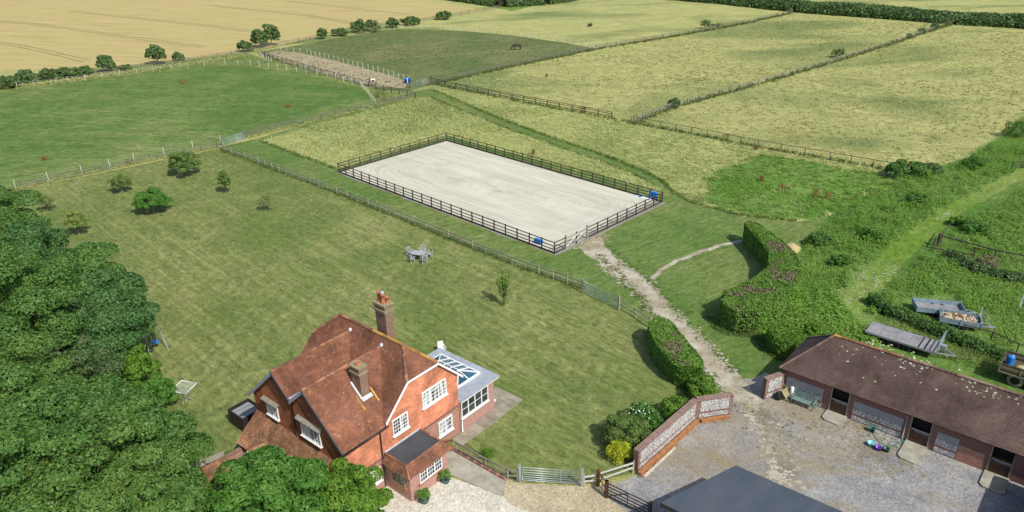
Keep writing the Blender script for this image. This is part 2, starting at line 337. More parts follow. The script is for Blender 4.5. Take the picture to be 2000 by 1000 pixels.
# ------------------------------------------------------------------ the ground itself
tag(MB().poly([(-2500, -300, 0), (2500, -300, 0), (2500, 3500, 0), (-2500, 3500, 0)]).build('ground', 'meadow_far'), None, None, None, 'structure')
LAWN = [(-75, 20)]+[(-92, 96)]+[(-65.97, 95.74), (-45.21, 112.48), (-11.90, 81.12), (-0.02, 69.60), (6.81, 63.66), (9.53, 60.13), (11.70, 56.39), (13.17, 46.90), (13.57, 45.29), (10.45, 41.86), (7.71, 38.06), (4.31, 37.45), (-0.14, 37.58), (-4.30, 40.71)]+[(-12, 20)]
sheet('lawn', LAWN, .008, 'lawn')
MOWN = [(-45.50, 113.30), (-40.49, 117.95), (-28.30, 134.95), (-18.14, 149.03), (-15.30, 151.47), (1.33, 123.94), (14.61, 106.03), (22.67, 94.31), (31.14, 84.54), (37.17, 80.93), (35.45, 73.72), (31.21, 63.20), (25.46, 51.01), (19.23, 47.01), (13.31, 44.98), (11.70, 56.39), (9.53, 60.13), (6.81, 63.66), (-0.02, 69.60), (-11.90, 81.12)]
sheet('mown_grass', MOWN, .012, 'mown')
PAD = [(-119.69, 138.75), (-105.99, 157.05), (-90.18, 168.49), (-78.27, 175.63), (-66.65, 179.76), (-58.62, 177.11), (-44.34, 167.17), (-30.08, 153.31), (-24.53, 137.64), (-34.74, 126.76), (-42.79, 118.70), (-45.69, 113.86), (-55.35, 105.91), (-60.89, 100.60), (-66.68, 95.78), (-77.66, 84.02)]
sheet('paddock', PAD, .008, 'paddock_green', rough=(2.5, .4))
VERGE = [(-131.31, 153.88), (-115.09, 172.02), (-92.47, 179.45), (-66.74, 195.52), (-59.12, 187.16), (-39.26, 164.54), (-26.61, 151.15), (-18.09, 143.87), (-24.53, 137.64), (-30.69, 153.83), (-44.34, 167.17), (-58.62, 177.11), (-66.65, 179.76), (-78.27, 175.63), (-90.18, 168.49), (-105.99, 157.05), (-119.69, 138.75)]
sheet('field_verge', VERGE, .004, 'verge', rough=(2.5, .5), seed=5)
sheet('worn_paddock', [(-64.26, 195.95), (-47.51, 216.75), (-32.92, 231.51), (-13.49, 225.02), (1.29, 214.87), (14.59, 201.58), (22.51, 190.91), (0.89, 170.90), (-13.10, 156.94), (-17.04, 153.49), (-19.68, 149.17), (-26.02, 150.65), (-39.26, 164.54), (-59.12, 187.16)], .012, 'paddock_worn', rough=(2.5, .3), seed=2)
sheet('muddy_strip', [(-61.88, 194.97), (-58.99, 198.23), (-51.97, 193.84), (-37.43, 178.49), (-28.70, 168.32), (-20.60, 157.17), (-21.04, 152.01), (-27.58, 154.00), (-39.72, 166.71), (-52.75, 181.98)], .016, 'mud', rough=(1.0, .5), seed=3)
FIELD_W = [(-159.29, 166.82), (-119.49, 179.27), (-105.20, 179.57), (-90.75, 182.30), (-67.67, 198.51), (-59.64, 208.25), (-45.75, 239.38), (-23.44, 255.15), (-9.75, 272.12), (-27.07, 298.61), (-64.45, 345.61), (-136.66, 437.80), (-423.36, 471.51)]
sheet('wheat_field', FIELD_W, .02, 'wheat', rough=(4, 1.2), seed=4)
tr = MB()
def strip(mb, pts, w, z):
    L = []; Rr = []
    for i, p in enumerate(pts):
        a = Vector(pts[max(i-1, 0)]); b = Vector(pts[min(i+1, len(pts)-1)]); d = (b-a).normalized(); n = Vector((-d.y, d.x)); L.append((p[0]+n.x*w/2, p[1]+n.y*w/2, z)); Rr.append((p[0]-n.x*w/2, p[1]-n.y*w/2, z))
    for i in range(len(pts)-1): mb.add([Rr[i], Rr[i+1], L[i+1], L[i]], [(0, 1, 2, 3)])
    return mb
for ln in ([(-187.32, 273.27), (-158.05, 259.50), (-134.36, 243.21), (-108.39, 224.46), (-80.99, 206.08)], [(-158.78, 229.01), (-134.98, 214.10), (-117.76, 200.61), (-103.78, 188.76)], [(-160.61, 290.48), (-125.53, 266.67), (-95.51, 246.29), (-68.97, 226.70)], [(-109.95, 297.00), (-67.71, 265.48), (-48.16, 243.97)], [(-86.02, 308.81), (-52.73, 278.99), (-32.66, 262.66)]):
    a = np.array(ln)
    for off in (-.9, .9):
        strip(tr, [(x+off*.4, y+off) for x, y in roughen(ln, 4, .3, 7, False)+[ln[-1]]], .7, .03)
tag(tr.build('tramlines', 'tramline'), None, None, None, 'structure')

# arena
AR = [(4.5, 71.8)]; _a = R(135.3); _ux, _uy = math.cos(_a), math.sin(_a)
AR = [(4.5, 71.8), (4.5+20*_uy, 71.8-20*_ux), (4.5+20*_uy+40*_ux, 71.8-20*_ux+40*_uy), (4.5+40*_ux, 71.8+40*_uy)]
_c = (sum(p[0] for p in AR)/4, sum(p[1] for p in AR)/4)
tag(MB().poly([(-19.9, -9.9, 0), (19.9, -9.9, 0), (19.9, 9.9, 0), (-19.9, 9.9, 0)]).build('arena_surface', 'sand', None, (_c[0], _c[1], .05), _a), None, None, None, 'structure')
# grey footing strip just outside the boards
sheet('arena_footing', [(_c[0]+(x-_c[0])*1.022, _c[1]+(y-_c[1])*1.022) for x, y in AR], .02, 'gravel', rough=(.5, .22), seed=9)

# dirt path from the arena gate to the yard, narrow branch, yard, drive
PATH = [(7.09, 73.55), (9.82, 76.14), (10.01, 73.94), (11.28, 69.18), (12.67, 66.44), (13.66, 63.99), (14.14, 60.91), (15.09, 57.58), (15.96, 54.94), (16.56, 52.11), (17.08, 49.85), (17.59, 48.08), (17.98, 46.73), (16.57, 45.18), (16.16, 46.47), (15.52, 48.50), (14.71, 51.04), (14.05, 53.78), (13.26, 56.33), (12.69, 58.13), (12.35, 60.98), (11.71, 63.55), (10.12, 66.33), (8.73, 69.91)]
sheet('dirt_path', PATH, .02, 'dirt', rough=(.2, .45), seed=11)
BR = [(13.65, 65.61), (15.59, 68.38), (18.45, 70.67), (21.29, 72.45), (23.53, 73.65), (25.28, 73.97)]; mb = MB(); strip(mb, roughen(BR, .3, .3, 3, False)+[BR[-1]], .5, .024); tag(mb.build('trodden_path', 'dirt'), None, None, None, 'structure')
YARD = [(16.13, 46.34), (17.57, 48.29), (19.37, 48.70), (20.30, 47.31), (22.82, 46.23), (25.53, 43.66), (28.02, 41.29), (31.27, 37.83), (34.00, 34.55)]+[(40, 20), (4, 20)]+[(4.35, 34.55), (5.31, 36.95), (7.62, 37.92), (10.22, 40.67), (13.02, 43.37)]
sheet('gravel_yard', YARD, .016, 'gravel', rough=(.4, .35), seed=12)
DRIVE = [(-9.04, 39.57), (-6.84, 36.85), (-4.30, 37.95), (-0.80, 36.22), (-0.32, 35.54), (0.93, 34.86)]+[(2, 20), (-14, 20)]+[(-9.88, 35.60)]
sheet('driveway', DRIVE, .020, 'drive', rough=(.3, .2), seed=13)
sheet('sandy_forecourt', [(-0.70, 37.60), (0.02, 37.39), (4.27, 36.98), (5.31, 36.95), (5.76, 35.81), (7.15, 34.47)]+[(5, 28), (2, 28)]+[(1.53, 34.42), (-0.32, 35.54), (-0.80, 36.31)], .024, 'hoggin', rough=(.3, .18), seed=15)
sheet('stable_apron', [(18.12, 48.27), (19.72, 49.18), (20.63, 48.31), (18.98, 46.24), (18.34, 46.91)], .024, 'concrete', rough=(.3, .06), seed=6)
# rough land and green track on the right
sheet('rough_land', [(145.13, 151.21), (82.82, 117.57), (63.17, 99.88), (50.57, 93.58), (39.30, 83.24), (34.86, 78.00), (30.64, 72.63), (19.93, 57.83), (22.45, 51.88), (29.53, 50.85), (37.47, 45.08), (49.71, 38.00)], .016, 'rough_ground', rough=(1.2, .5), seed=8)
sheet('green_track', [(104.09, 123.96), (68.50, 95.55), (64.58, 92.70), (51.19, 82.57), (41.13, 73.43), (35.24, 66.86), (30.80, 62.18), (27.45, 58.43), (28.19, 55.72), (31.51, 58.26), (36.98, 65.09), (43.44, 71.99), (52.68, 80.86), (66.80, 91.96), (103.80, 112.95)], .02, 'track_grass', rough=(.8, .35), seed=10)
def flecks(name, line, spread, n, s0, s1, mat, seed, z=.03, pw=2.5, kind='structure'):
    """many small irregular patches of bare ground along a line, thinning outwards"""
    rgn = np.random.default_rng(seed); P_ = np.array(line); ck = MB()
    for i in range(n):
        t = rgn.random()*(len(P_)-1); k = int(t); q = P_[k]+(P_[min(k+1, len(P_)-1)]-P_[k])*(t-k)+rgn.normal(0, spread, 2); s = s0+s1*rgn.random()**pw; ph = rgn.uniform(0, 6)
        ck.poly([(q[0]+s*rgn.uniform(.5, 1.2)*math.cos(ph+j*1.05)*1.4, q[1]+s*rgn.uniform(.5, 1.2)*math.sin(ph+j*1.05), z+.00003*i) for j in range(6)])
    return tag(ck.build(name, mat), None, None, None, kind)
flecks('chalk_ruts', [(27.95, 58.78), (30.80, 62.18), (33.35, 65.04), (35.39, 66.97)], .55, 420, .03, .07, 'chalk', 77); flecks('chalk_ruts', [(28.46, 57.29), (30.69, 59.61), (33.34, 62.48), (36.24, 65.12), (38.72, 67.51)], .48, 300, .03, .07, 'chalk', 78); flecks('chalk_ruts', [(48.48, 78.76), (51.57, 81.25)], .16, 60, .03, .1, 'chalk', 79)
flecks('path_edge', [(8.71, 69.67), (10.09, 66.11), (11.66, 63.24), (12.29, 60.60), (12.72, 57.77), (13.28, 55.98), (14.07, 53.46), (14.74, 50.82), (15.56, 48.36), (16.13, 46.34)], .28, 420, .04, .16, 'dirt', 80, .026)
flecks('path_edge', [(10.01, 73.94), (11.28, 69.18), (12.67, 66.44), (13.66, 63.99), (14.14, 60.91), (15.09, 57.58), (15.96, 54.94), (16.56, 52.11), (17.08, 49.85), (17.59, 48.08)], .22, 380, .04, .15, 'dirt', 81, .026)
flecks('path_edge', [(13.65, 65.61), (15.59, 68.38), (18.45, 70.67), (21.29, 72.45), (23.53, 73.65), (25.28, 73.97)], .2, 240, .03, .12, 'dirt', 82, .03)
flecks('worn_yard_track', [(17.10, 46.11), (17.41, 44.84), (17.61, 43.04), (17.63, 41.08), (17.37, 39.00), (16.74, 36.61)], .5, 800, .05, .2, 'dirt', 83, .024)
flecks('worn_yard_track', [(17.88, 44.52), (17.87, 42.18), (17.87, 40.01), (17.54, 37.53)], .3, 320, .05, .2, 'yard_dirt', 84, .050)
flecks('worn_yard_track', [(22.44, 41.47), (23.50, 39.83), (24.73, 38.77)], 1.0, 420, .05, .22, 'yard_dirt', 85, .024)
flecks('arena_spill', [(7.20, 73.55), (9.02, 75.07), (10.16, 76.12)], .6, 160, .05, .2, 'mud', 86, .03)

# ------------------------------------------------------------------ building materials
def tile_mat(name, cols, lichen=(.62, .36, .05), la=.5, white=.4, dark=.5, sc=1.0, each=False):
    m = M(name); p = m.pos() if each else m.obj(); r = m.orand() if each else m.isl(); c = m.ramp(r, [(i/(len(cols)-1), q) for i, q in enumerate(cols)])
    c = m.mix(m.ramp(m.noise(p, .9*sc, 6, .7, .4), [(.46, 0.0), (.68, dark)]), c, (.055, .042, .036))
    c = m.mix(m.ramp(m.noise(p, 2.2*sc, 6, .75), [(.60, 0.0), (.70, la)]), c, lichen)
    c = m.mix(m.ramp(m.noise(m.map(p, (1, 1, 1), 0, (7, 3, 1)), 3.0*sc, 5, .8), [(.62, 0.0), (.70, white)]), c, (.55, .50, .43))
    c = m.mix(.8, c, m.mix(1.0, c, m.ramp(m.noise(p, .45, 5, .65, .5), [(.35, .55), (.5, 1.0), (.65, 1.5)]), 'MULTIPLY')); MT[name] = m.out(c, .85, 0, .25)
tile_mat('roof_tiles', [(.165, .068, .041), (.20, .082, .047), (.23, .096, .053), (.185, .077, .047), (.27, .118, .064)], la=.6, white=.55, dark=.55)
tile_mat('lichen_tiles', [(.19, .09, .05), (.26, .12, .06), (.32, .19, .1), (.22, .1, .06)], la=.5, white=.65, dark=.6)
tile_mat('stable_tiles', [(.095, .062, .052), (.108, .07, .058), (.122, .079, .065), (.1, .064, .053)], lichen=(.13, .1, .07), la=.4, white=.0, dark=.25)
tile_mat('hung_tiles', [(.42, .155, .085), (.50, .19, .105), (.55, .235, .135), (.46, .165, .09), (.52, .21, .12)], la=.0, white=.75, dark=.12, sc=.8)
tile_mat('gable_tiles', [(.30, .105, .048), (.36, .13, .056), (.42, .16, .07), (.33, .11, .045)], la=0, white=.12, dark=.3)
tile_mat('ridge_tiles', [(.16, .075, .05), (.24, .105, .058), (.34, .155, .078), (.2, .09, .055), (.28, .15, .09)], lichen=(.55, .32, .05), la=.8, white=.8, dark=.5, each=True)
tile_mat('lichen_ridge', [(.24, .11, .06), (.44, .24, .06), (.52, .29, .05), (.30, .15, .07), (.48, .3, .1)], lichen=(.55, .33, .05), la=.85, white=.8, dark=.6, each=True)
tile_mat('dark_ridge', [(.14, .085, .065), (.2, .125, .09), (.24, .16, .12), (.17, .1, .075)], lichen=(.4, .22, .07), la=.6, white=.5, dark=.3, each=True)
def brick_mat(name, a, b, mo, blotch=(.5, .45, .4), k=.4):
    m = M(name); u = m.uv(); c, f = m.brick(u, a, b, mo); p = m.obj(); c = m.mix(m.ramp(m.noise(p, 1.3, 6, .75), [(.52, 0.0), (.7, k)]), c, blotch); c = m.mix(.6, c, m.mix(1.0, c, m.ramp(m.noise(p, 5, 5, .8), [(.25, .65), (.75, 1.3)]), 'MULTIPLY'))
    m.bump(m.math('SUBTRACT', 1.0, f), .5, .01); MT[name] = m.out(c, .9, 0, .2)
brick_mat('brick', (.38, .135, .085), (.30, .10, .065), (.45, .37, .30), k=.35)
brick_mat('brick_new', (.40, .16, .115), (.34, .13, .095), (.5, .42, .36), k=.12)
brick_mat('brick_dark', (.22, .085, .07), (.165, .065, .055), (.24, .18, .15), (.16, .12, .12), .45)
brick_mat('brick_chimney', (.23, .115, .075), (.175, .085, .06), (.27, .23, .18), (.36, .31, .2), .5)
m = M('flint'); u = m.obj(); v = m.vor(u, 9.5, 'F1', 'Color'); d = m.vor(u, 9.5, 'DISTANCE_TO_EDGE'); c = m.ramp(v, [(.05, (.05, .05, .055)), (.3, (.22, .22, .23)), (.55, (.46, .46, .46)), (.88, (.74, .74, .73))]); c = m.mix(m.ramp(d, [(.05, 1.0), (.13, 0.0)]), c, (.36, .33, .29)); m.bump(m.math('MINIMUM', d, .3), .9, .05); MT['flint'] = m.out(c, .7, 0, .4)
plain('render_grey', (.27, .275, .28), .9, var=.18, scale=1.5); plain('white_paint', (.78, .79, .78), .45, var=.05); plain('grey_paint', (.40, .44, .49), .6, var=.1)
plain('dark_board', (.06, .068, .08), .6, var=.2); plain('black_iron', (.02, .02, .022), .5, var=.3); plain('lead', (.33, .36, .40), .5, var=.2, scale=1.5); plain('lead_flash', (.5, .53, .57), .45, var=.2)
m = M('felt'); p = m.pos(); c = m.ramp(m.noise(p, .7, 5, .6), [(.3, (.045, .048, .055)), (.5, (.062, .066, .074)), (.7, (.08, .084, .092))]); m.bump(m.noise(p, 60, 2, .6), .15, .01); MT['felt'] = m.out(c, .85, 0, .25)
m = M('shed_roof'); p = m.pos(); c = m.ramp(m.noise(m.map(p, (.25, 1.5, 1), R(48)), .7, 5, .65), [(.3, (.056, .070, .088)), (.5, (.068, .082, .100)), (.7, (.082, .096, .113))]); m.bump(m.noise(p, 30, 3, .6), .12, .01); MT['shed_roof'] = m.out(c, .7, 0, .3)
m = M('glass'); c = m.ramp(m.noise(m.obj(), 1.7, 4, .6), [(.35, (.012, .016, .02)), (.65, (.05, .06, .068))]); MT['glass'] = m.out(c, .06, 0, .9)
m = M('curtained_glass'); c = m.ramp(m.noise(m.map(m.obj(), (3, 3, .5)), 1.6, 4, .6), [(.42, (.03, .04, .045)), (.52, (.45, .47, .47)), (.7, (.6, .62, .62))]); MT['curtained_glass'] = m.out(c, .08, 0, .9)
m = M('lantern_glass'); c = m.ramp(m.noise(m.obj(), .8, 3, .6), [(.3, (.02, .06, .10)), (.7, (.05, .13, .19))]); MT['lantern_glass'] = m.out(c, .04, 0, 1.0)
plain('terracotta', (.40, .14, .07), .8, var=.3); plain('lichen_stone', (.27, .235, .13), .9, var=.4, scale=6); plain('oak_grey', (.26, .24, .19), .85, var=.35, scale=4, bump=.3); plain('door_brown', (.085, .042, .026), .7, var=.3); plain('inner_shade_black', (.012, .01, .012), 1.0, var=.2); plain('orange_sill', (.42, .13, .06), .85, var=.25, scale=6)

# ------------------------------------------------------------------ real tile courses on a sloping or vertical plane
def tiles(o, u, v, poly, mat, name, parent, w=.17, g=.105, th=.026, holes=(), rng=None):
    """o origin, u along the course, v up the slope (unit vectors); poly and holes in (u,v) metres"""
    rng = rng or np.random.default_rng(len(poly)*7+int(abs(o[0]*10)))
    o, u, v = (np.array(q, float) for q in (o, u, v)); n = np.cross(u, v); P = np.array(poly); u0, v0 = P.min(0); u1, v1 = P.max(0)
    us, vs = np.meshgrid(np.arange(u0, u1+w, w), np.arange(v0, v1+g, g)); row = np.round((vs-v0)/g).astype(int); us = us+(row % 2)*w/2
    us, vs = us.ravel(), vs.ravel(); k = inpoly(us+.015, vs+g*.5, poly) & inpoly(us+w-.015, vs+g*.5, poly)
    for h in holes: k &= ~inpoly(us+w/2, vs+g*.5, h)
    us, vs = us[k], vs[k]; c = len(us); j = rng.normal(0, .0035, (c, 4)); t = th+rng.uniform(0, .006, c)
    def pt(a, b, h): return o+a[:, None]*u+b[:, None]*v+h[:, None]*n
    W = w-.006; z = np.zeros(c)
    V = np.stack([pt(us+j[:, 0], vs+j[:, 1], t+.006), pt(us+W+j[:, 0], vs+j[:, 1], t+.006+j[:, 2]), pt(us+W+j[:, 0], vs+g+.02, z+.006), pt(us+j[:, 0], vs+g+.02, z+.006), pt(us+j[:, 0], vs+j[:, 1], z-.004), pt(us+W+j[:, 0], vs+j[:, 1], z-.004)], 1).reshape(-1, 3)
    b = np.arange(c)[:, None]*6; F = np.concatenate([b+[0, 1, 2, 3], b+[4, 5, 1, 0]], 1).reshape(-1, 4)
    q = obj(name, np_mesh(name, V, F, mat), None, parent); q['kind'] = 'stuff'; return q
def plane_axes(p0, p1, p2):
    u = (Vector(p1)-Vector(p0)).normalized(); n = u.cross(Vector(p2)-Vector(p0)).normalized(); v = n.cross(u); return u, v
def roof_plane(pts, mat, parent, name='tile_courses', deck='roof_slope', w=.17, g=.105):
    """pts: eave start, eave end, then the rest counter-clockwise seen from outside; solid deck plus tile courses"""
    u, v = plane_axes(pts[0], pts[1], pts[2]); o = Vector(pts[0]); poly = [((Vector(p)-o).dot(u), (Vector(p)-o).dot(v)) for p in pts]; n = u.cross(v)
    d = MB().slab([Vector(p)-n*.09 for p in pts], n*.08).build(deck, mat, parent); tiles(o, u, v, poly, mat, name, d, w, g); return d
_ridge = {}
def ridge_run(a, b, mat, parent, step=.34, r=.115, name='ridge_tile', lift=.0):
    a, b = Vector(a), Vector(b); d = b-a; L = d.length; n = max(1, int(L/step)); d.normalize(); key = (mat, round(r, 3))
    if key not in _ridge:
        mb = MB(); vs = []; fs = []; K = 6
        for i, x in enumerate((0, 1)):
            for k in range(K+1):
                t = PI*k/K; q = r*(1.12 if i == 0 else 1.0); vs.append((x, -q*math.cos(t)*1.0, q*math.sin(t)*.8-r*.25))
        for k in range(K): fs.append((k, K+1+k, K+2+k, k+1))
        fs.append(tuple(range(K+1))); mb.add(vs, fs); _ridge[key] = mb.mesh('ridge_tile'); _ridge[key].materials.append(MT[mat])
    yaw = math.atan2(d.y, d.x); pit = -math.asin(max(-1, min(1, d.z)))
    for i in range(n):
        o = bpy.data.objects.new(name, _ridge[key]); COL.objects.link(o); o.parent = parent; o.location = a+d*(L*i/n)+Vector((0, 0, lift)); o.rotation_euler = (random.uniform(-.04, .04), pit+random.uniform(-.02, .02), yaw); o.scale = (L/n*1.04, 1, 1)
def window(parent, c, ux, w, h, lights=2, rows=3, cols=2, glass='glass', frame='white_paint', out=None, sill=True, depth=.09, bars=True, name='window'):
    """casement in a wall: c = lower left corner (local to the house), ux = direction along the wall; outward is ux x z"""
    ux = Vector((*ux, 0)) if len(ux) == 2 else Vector(ux); o = ux.cross(Vector((0, 0, 1))); c = Vector(c); rz = math.atan2(ux.y, ux.x)
    t = .065; fr = MB()
    fr.b(0, w, -depth, 0.0, 0, t); fr.b(0, w, -depth, 0.0, h-t, h); fr.b(0, t, -depth, 0.0, t, h-t); fr.b(w-t, w, -depth, 0.0, t, h-t)
    for i in range(1, lights): fr.b(w*i/lights-t*.6, w*i/lights+t*.6, -depth+.004, 0.0, t, h-t)
    f = fr.build(name, frame, parent, c, rz)
    for i in range(lights):
        x0 = w*i/lights+(t if i == 0 else t*.6); x1 = w*(i+1)/lights-(t if i == lights-1 else t*.6)
        MB().b(x0, x1, -depth*.45, -depth*.3, t, h-t).build('pane', glass if not isinstance(glass, (list, tuple)) else glass[i % len(glass)], f)
        if bars:
            g = MB()
            for k in range(1, cols): g.b(x0+(x1-x0)*k/cols-.012, x0+(x1-x0)*k/cols+.012, -depth*.7, -depth*.46, t, h-t)
            for k in range(1, rows): g.b(x0, x1, -depth*.72, -depth*.46, t+(h-2*t)*k/rows-.012, t+(h-2*t)*k/rows+.012)
            if g.v: g.build('glazing_bars', frame, f)
    if sill: MB().b(-.06, w+.06, -depth-.08, .0, -.07, -.002).build('sill', frame, f)
    return f
def rect(a, b, c, d): return [(a, c), (b, c), (b, d), (a, d)]

# ------------------------------------------------------------------ farmhouse (local x along the front wall, y into the house)
HA = (-3.92, 42.62); HRZ = R(49.75)
H = thing('farmhouse', 'red brick and tile-hung farmhouse with steep lichened clay roof and twin side gables', 'house', HA, HRZ)
ZL = 2.42
MB().b(-9.7, 0, 0, 9.3, 0, ZL).build('wall', 'brick', H)
front = [(0, ZL), (0, 5.0), (-1.79, 6.78), (-4.54, 6.78), (-6.5, 4.8), (-9.7, 4.72), (-9.7, ZL)]
MB().slab([(x, .0, z) for x, z in front][::-1], (0, .3, 0)).build('front_gable_wall', 'hung_tiles', H)
MB().slab([(x, 9.0, z) for x, z in front][::-1], (0, .3, 0)).build('rear_gable_wall', 'hung_tiles', H)
side = [(0, ZL), (0, 4.82), (3.15, 7.66), (4.73, 6.2), (6.31, 7.66), (9.3, 4.95), (9.3, ZL)]
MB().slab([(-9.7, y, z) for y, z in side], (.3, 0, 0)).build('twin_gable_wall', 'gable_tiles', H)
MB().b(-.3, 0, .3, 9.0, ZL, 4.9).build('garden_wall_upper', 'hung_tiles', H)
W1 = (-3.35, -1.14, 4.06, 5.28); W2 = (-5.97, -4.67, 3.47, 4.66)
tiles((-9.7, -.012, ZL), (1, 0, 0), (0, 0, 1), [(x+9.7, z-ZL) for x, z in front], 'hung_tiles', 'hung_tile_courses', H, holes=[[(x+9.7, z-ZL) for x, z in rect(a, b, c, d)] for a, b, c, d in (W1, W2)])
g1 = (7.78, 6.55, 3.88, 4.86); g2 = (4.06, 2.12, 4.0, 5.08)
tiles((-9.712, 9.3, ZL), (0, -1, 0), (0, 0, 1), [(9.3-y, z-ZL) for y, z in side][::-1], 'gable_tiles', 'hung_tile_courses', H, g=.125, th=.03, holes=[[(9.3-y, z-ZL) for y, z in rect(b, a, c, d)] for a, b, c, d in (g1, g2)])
# string course
MB().b(-9.73, .03, -.06, -.004, ZL-.09, ZL+.05).build('string_course', 'brick_dark', H)
# roofs
EZ, RZ, RX, SL = 4.73, 8.25, -3.16, 1.0
wz = lambda y, r: 7.75-.92*abs(y-r)
mr = roof_plane([(.36, -.15, EZ), (.36, 9.45, EZ), (-1.79, 9.45, 6.88), (RX, 7.9, RZ), (RX, 1.5, RZ), (-1.79, -.15, 6.88)], 'roof_tiles', H)
roof_plane([(-6.7, 9.45, 4.71), (-6.7, -.15, 4.71), (-4.54, -.15, 6.87), (RX, 1.5, RZ), (RX, 7.9, RZ), (-4.54, 9.45, 6.87)], 'roof_tiles', H)
roof_plane([(-4.54, -.17, 6.87), (-1.79, -.17, 6.87), (RX, 1.5, RZ+.01)], 'roof_tiles', H, deck='half_hip')
roof_plane([(-1.79, 9.47, 6.87), (-4.54, 9.47, 6.87), (RX, 7.9, RZ+.01)], 'roof_tiles', H, deck='half_hip')
w2f = roof_plane([(-9.9, -.2, wz(-.2, 3.15)), (-6.72, -.2, wz(-.2, 3.15)), (-3.64, 3.15, 7.75), (-9.9, 3.15, 7.75)], 'roof_tiles', H)
roof_plane([(-5.1, 4.73, wz(4.73, 3.15)), (-9.9, 4.73, wz(4.73, 3.15)), (-9.9, 3.15, 7.75), (-3.64, 3.15, 7.75)], 'roof_tiles', H)
w1f = roof_plane([(-9.9, 4.73, wz(4.73, 6.31)), (-5.1, 4.73, wz(4.73, 6.31)), (-3.64, 6.31, 7.75), (-9.9, 6.31, 7.75)], 'roof_tiles', H)
roof_plane([(-6.72, 9.55, wz(9.55, 6.31)), (-9.9, 9.55, wz(9.55, 6.31)), (-9.9, 6.31, 7.75), (-3.64, 6.31, 7.75)], 'roof_tiles', H)
ridge_run((RX, 7.95, RZ+.03), (RX, 4.4, RZ+.03), 'ridge_tiles', H); ridge_run((RX, 4.4, RZ+.03), (RX, 1.5, RZ+.03), 'lichen_ridge', H)
ridge_run((RX, 1.5, RZ+.03), (-1.79, -.12, 6.91), 'lichen_ridge', H, .2); ridge_run((RX, 1.5, RZ+.03), (-4.54, -.12, 6.91), 'ridge_tiles', H, .2)
ridge_run((RX, 7.9, RZ+.03), (-4.54, 9.4, 6.91), 'ridge_tiles', H, .2); ridge_run((RX, 7.9, RZ+.03), (-1.79, 9.4, 6.91), 'ridge_tiles', H, .2)
ridge_run((-9.9, 3.15, 7.78), (-3.7, 3.15, 7.78), 'ridge_tiles', H); ridge_run((-9.9, 6.31, 7.78), (-3.7, 6.31, 7.78), 'ridge_tiles', H)
for y in (3.15, 6.31): MB().lathe([(.16, -.06), (.12, .06), (.05, .12), (0, .13)], (-3.6, y, 7.83), 8).build('lead_saddle', 'lead_flash', H)
MB().slab([(-9.9, 4.60, 6.40), (-9.9, 4.86, 6.40), (-5.0, 4.86, 6.40), (-5.0, 4.60, 6.40)][::-1], (0, 0, .03)).build('valley_gutter', 'lead', H)
# barge boards: white at the front half-hip, grey-blue on the twin gables
def barge(name, a, b, mat, nrm, dp=.2, th=.04):
    a, b = Vector(a), Vector(b); MB().slab([a, b, b-Vector((0, 0, dp)), a-Vector((0, 0, dp))], Vector(nrm)*th).build(name, mat, H)
for yy, n in ((-.2, (0, -1, 0)),):
    barge('barge_board', (.38, yy, 4.74), (-1.79, yy, 6.9), 'white_paint', n); barge('barge_board', (-4.54, yy, 6.9), (-6.55, yy, 4.9), 'white_paint', n); barge('eaves_board', (-1.79, yy-.002, 6.88), (-4.54, yy-.002, 6.88), 'white_paint', n, .14)
for a, b in (((-9.92, -.28, wz(-.28, 3.15)), (-9.92, 3.15, 7.76)), ((-9.92, 3.15, 7.76), (-9.92, 4.73, 6.31)), ((-9.92, 4.73, 6.31), (-9.92, 6.31, 7.76)), ((-9.92, 6.31, 7.76), (-9.92, 9.63, wz(9.63, 6.31)))): barge('barge_board', a, b, 'dark_board' if b[2] > a[2] else 'grey_paint', (-1, 0, 0), .27)
MB().tube([(-9.95, -.27, 4.62), (-6.45, -.27, 4.66)], .06, 8).build('gutter', 'black_iron', H); MB().b(-9.9, -6.5, -.2, -.02, 4.55, 4.6).build('soffit', 'black_iron', H)
MB().tube([(-7.0, -.1, 4.6), (-7.0, -.1, 2.4), (-7.0, -.1, .15)], .045, 8).build('downpipe', 'black_iron', H); MB().tube([(-9.78, 4.75, 6.1), (-9.78, 4.75, 3.2)], .045, 8).build('downpipe', 'black_iron', H)
MB().tube([(.46, -.15, 4.68), (.46, 9.4, 4.68)], .06, 8).build('gutter', 'black_iron', H)
# windows
def fwin(a, b, c, d, **k): return window(H, (a, -.03, c), (1, 0), b-a, d-c, **k)
fwin(*W1, lights=3, rows=4, cols=2, glass='curtained_glass'); fwin(*W2, lights=2, rows=4, cols=3, glass=['glass', 'curtained_glass'])
fwin(-2.1, -.77, .95, 2.1, lights=2, rows=3, cols=2, glass='curtained_glass'); fwin(-8.5, -7.28, .9, 1.95, lights=2, rows=3, cols=3, glass='glass')
for a, b, c, d in (g1, g2): 
    window(H, (-9.74, a, c), (0, -1), a-b, d-c, lights=2 if a > 5 else 3, rows=3, cols=2, glass='curtained_glass')
    MB().slab([(-9.72, a+.25, d+.28), (-9.72, b-.25, d+.28), (-10.0, b-.25, d+.12), (-10.0, a+.25, d+.12)], (0, 0, .05)).build('window_hood', 'oak_grey', H)
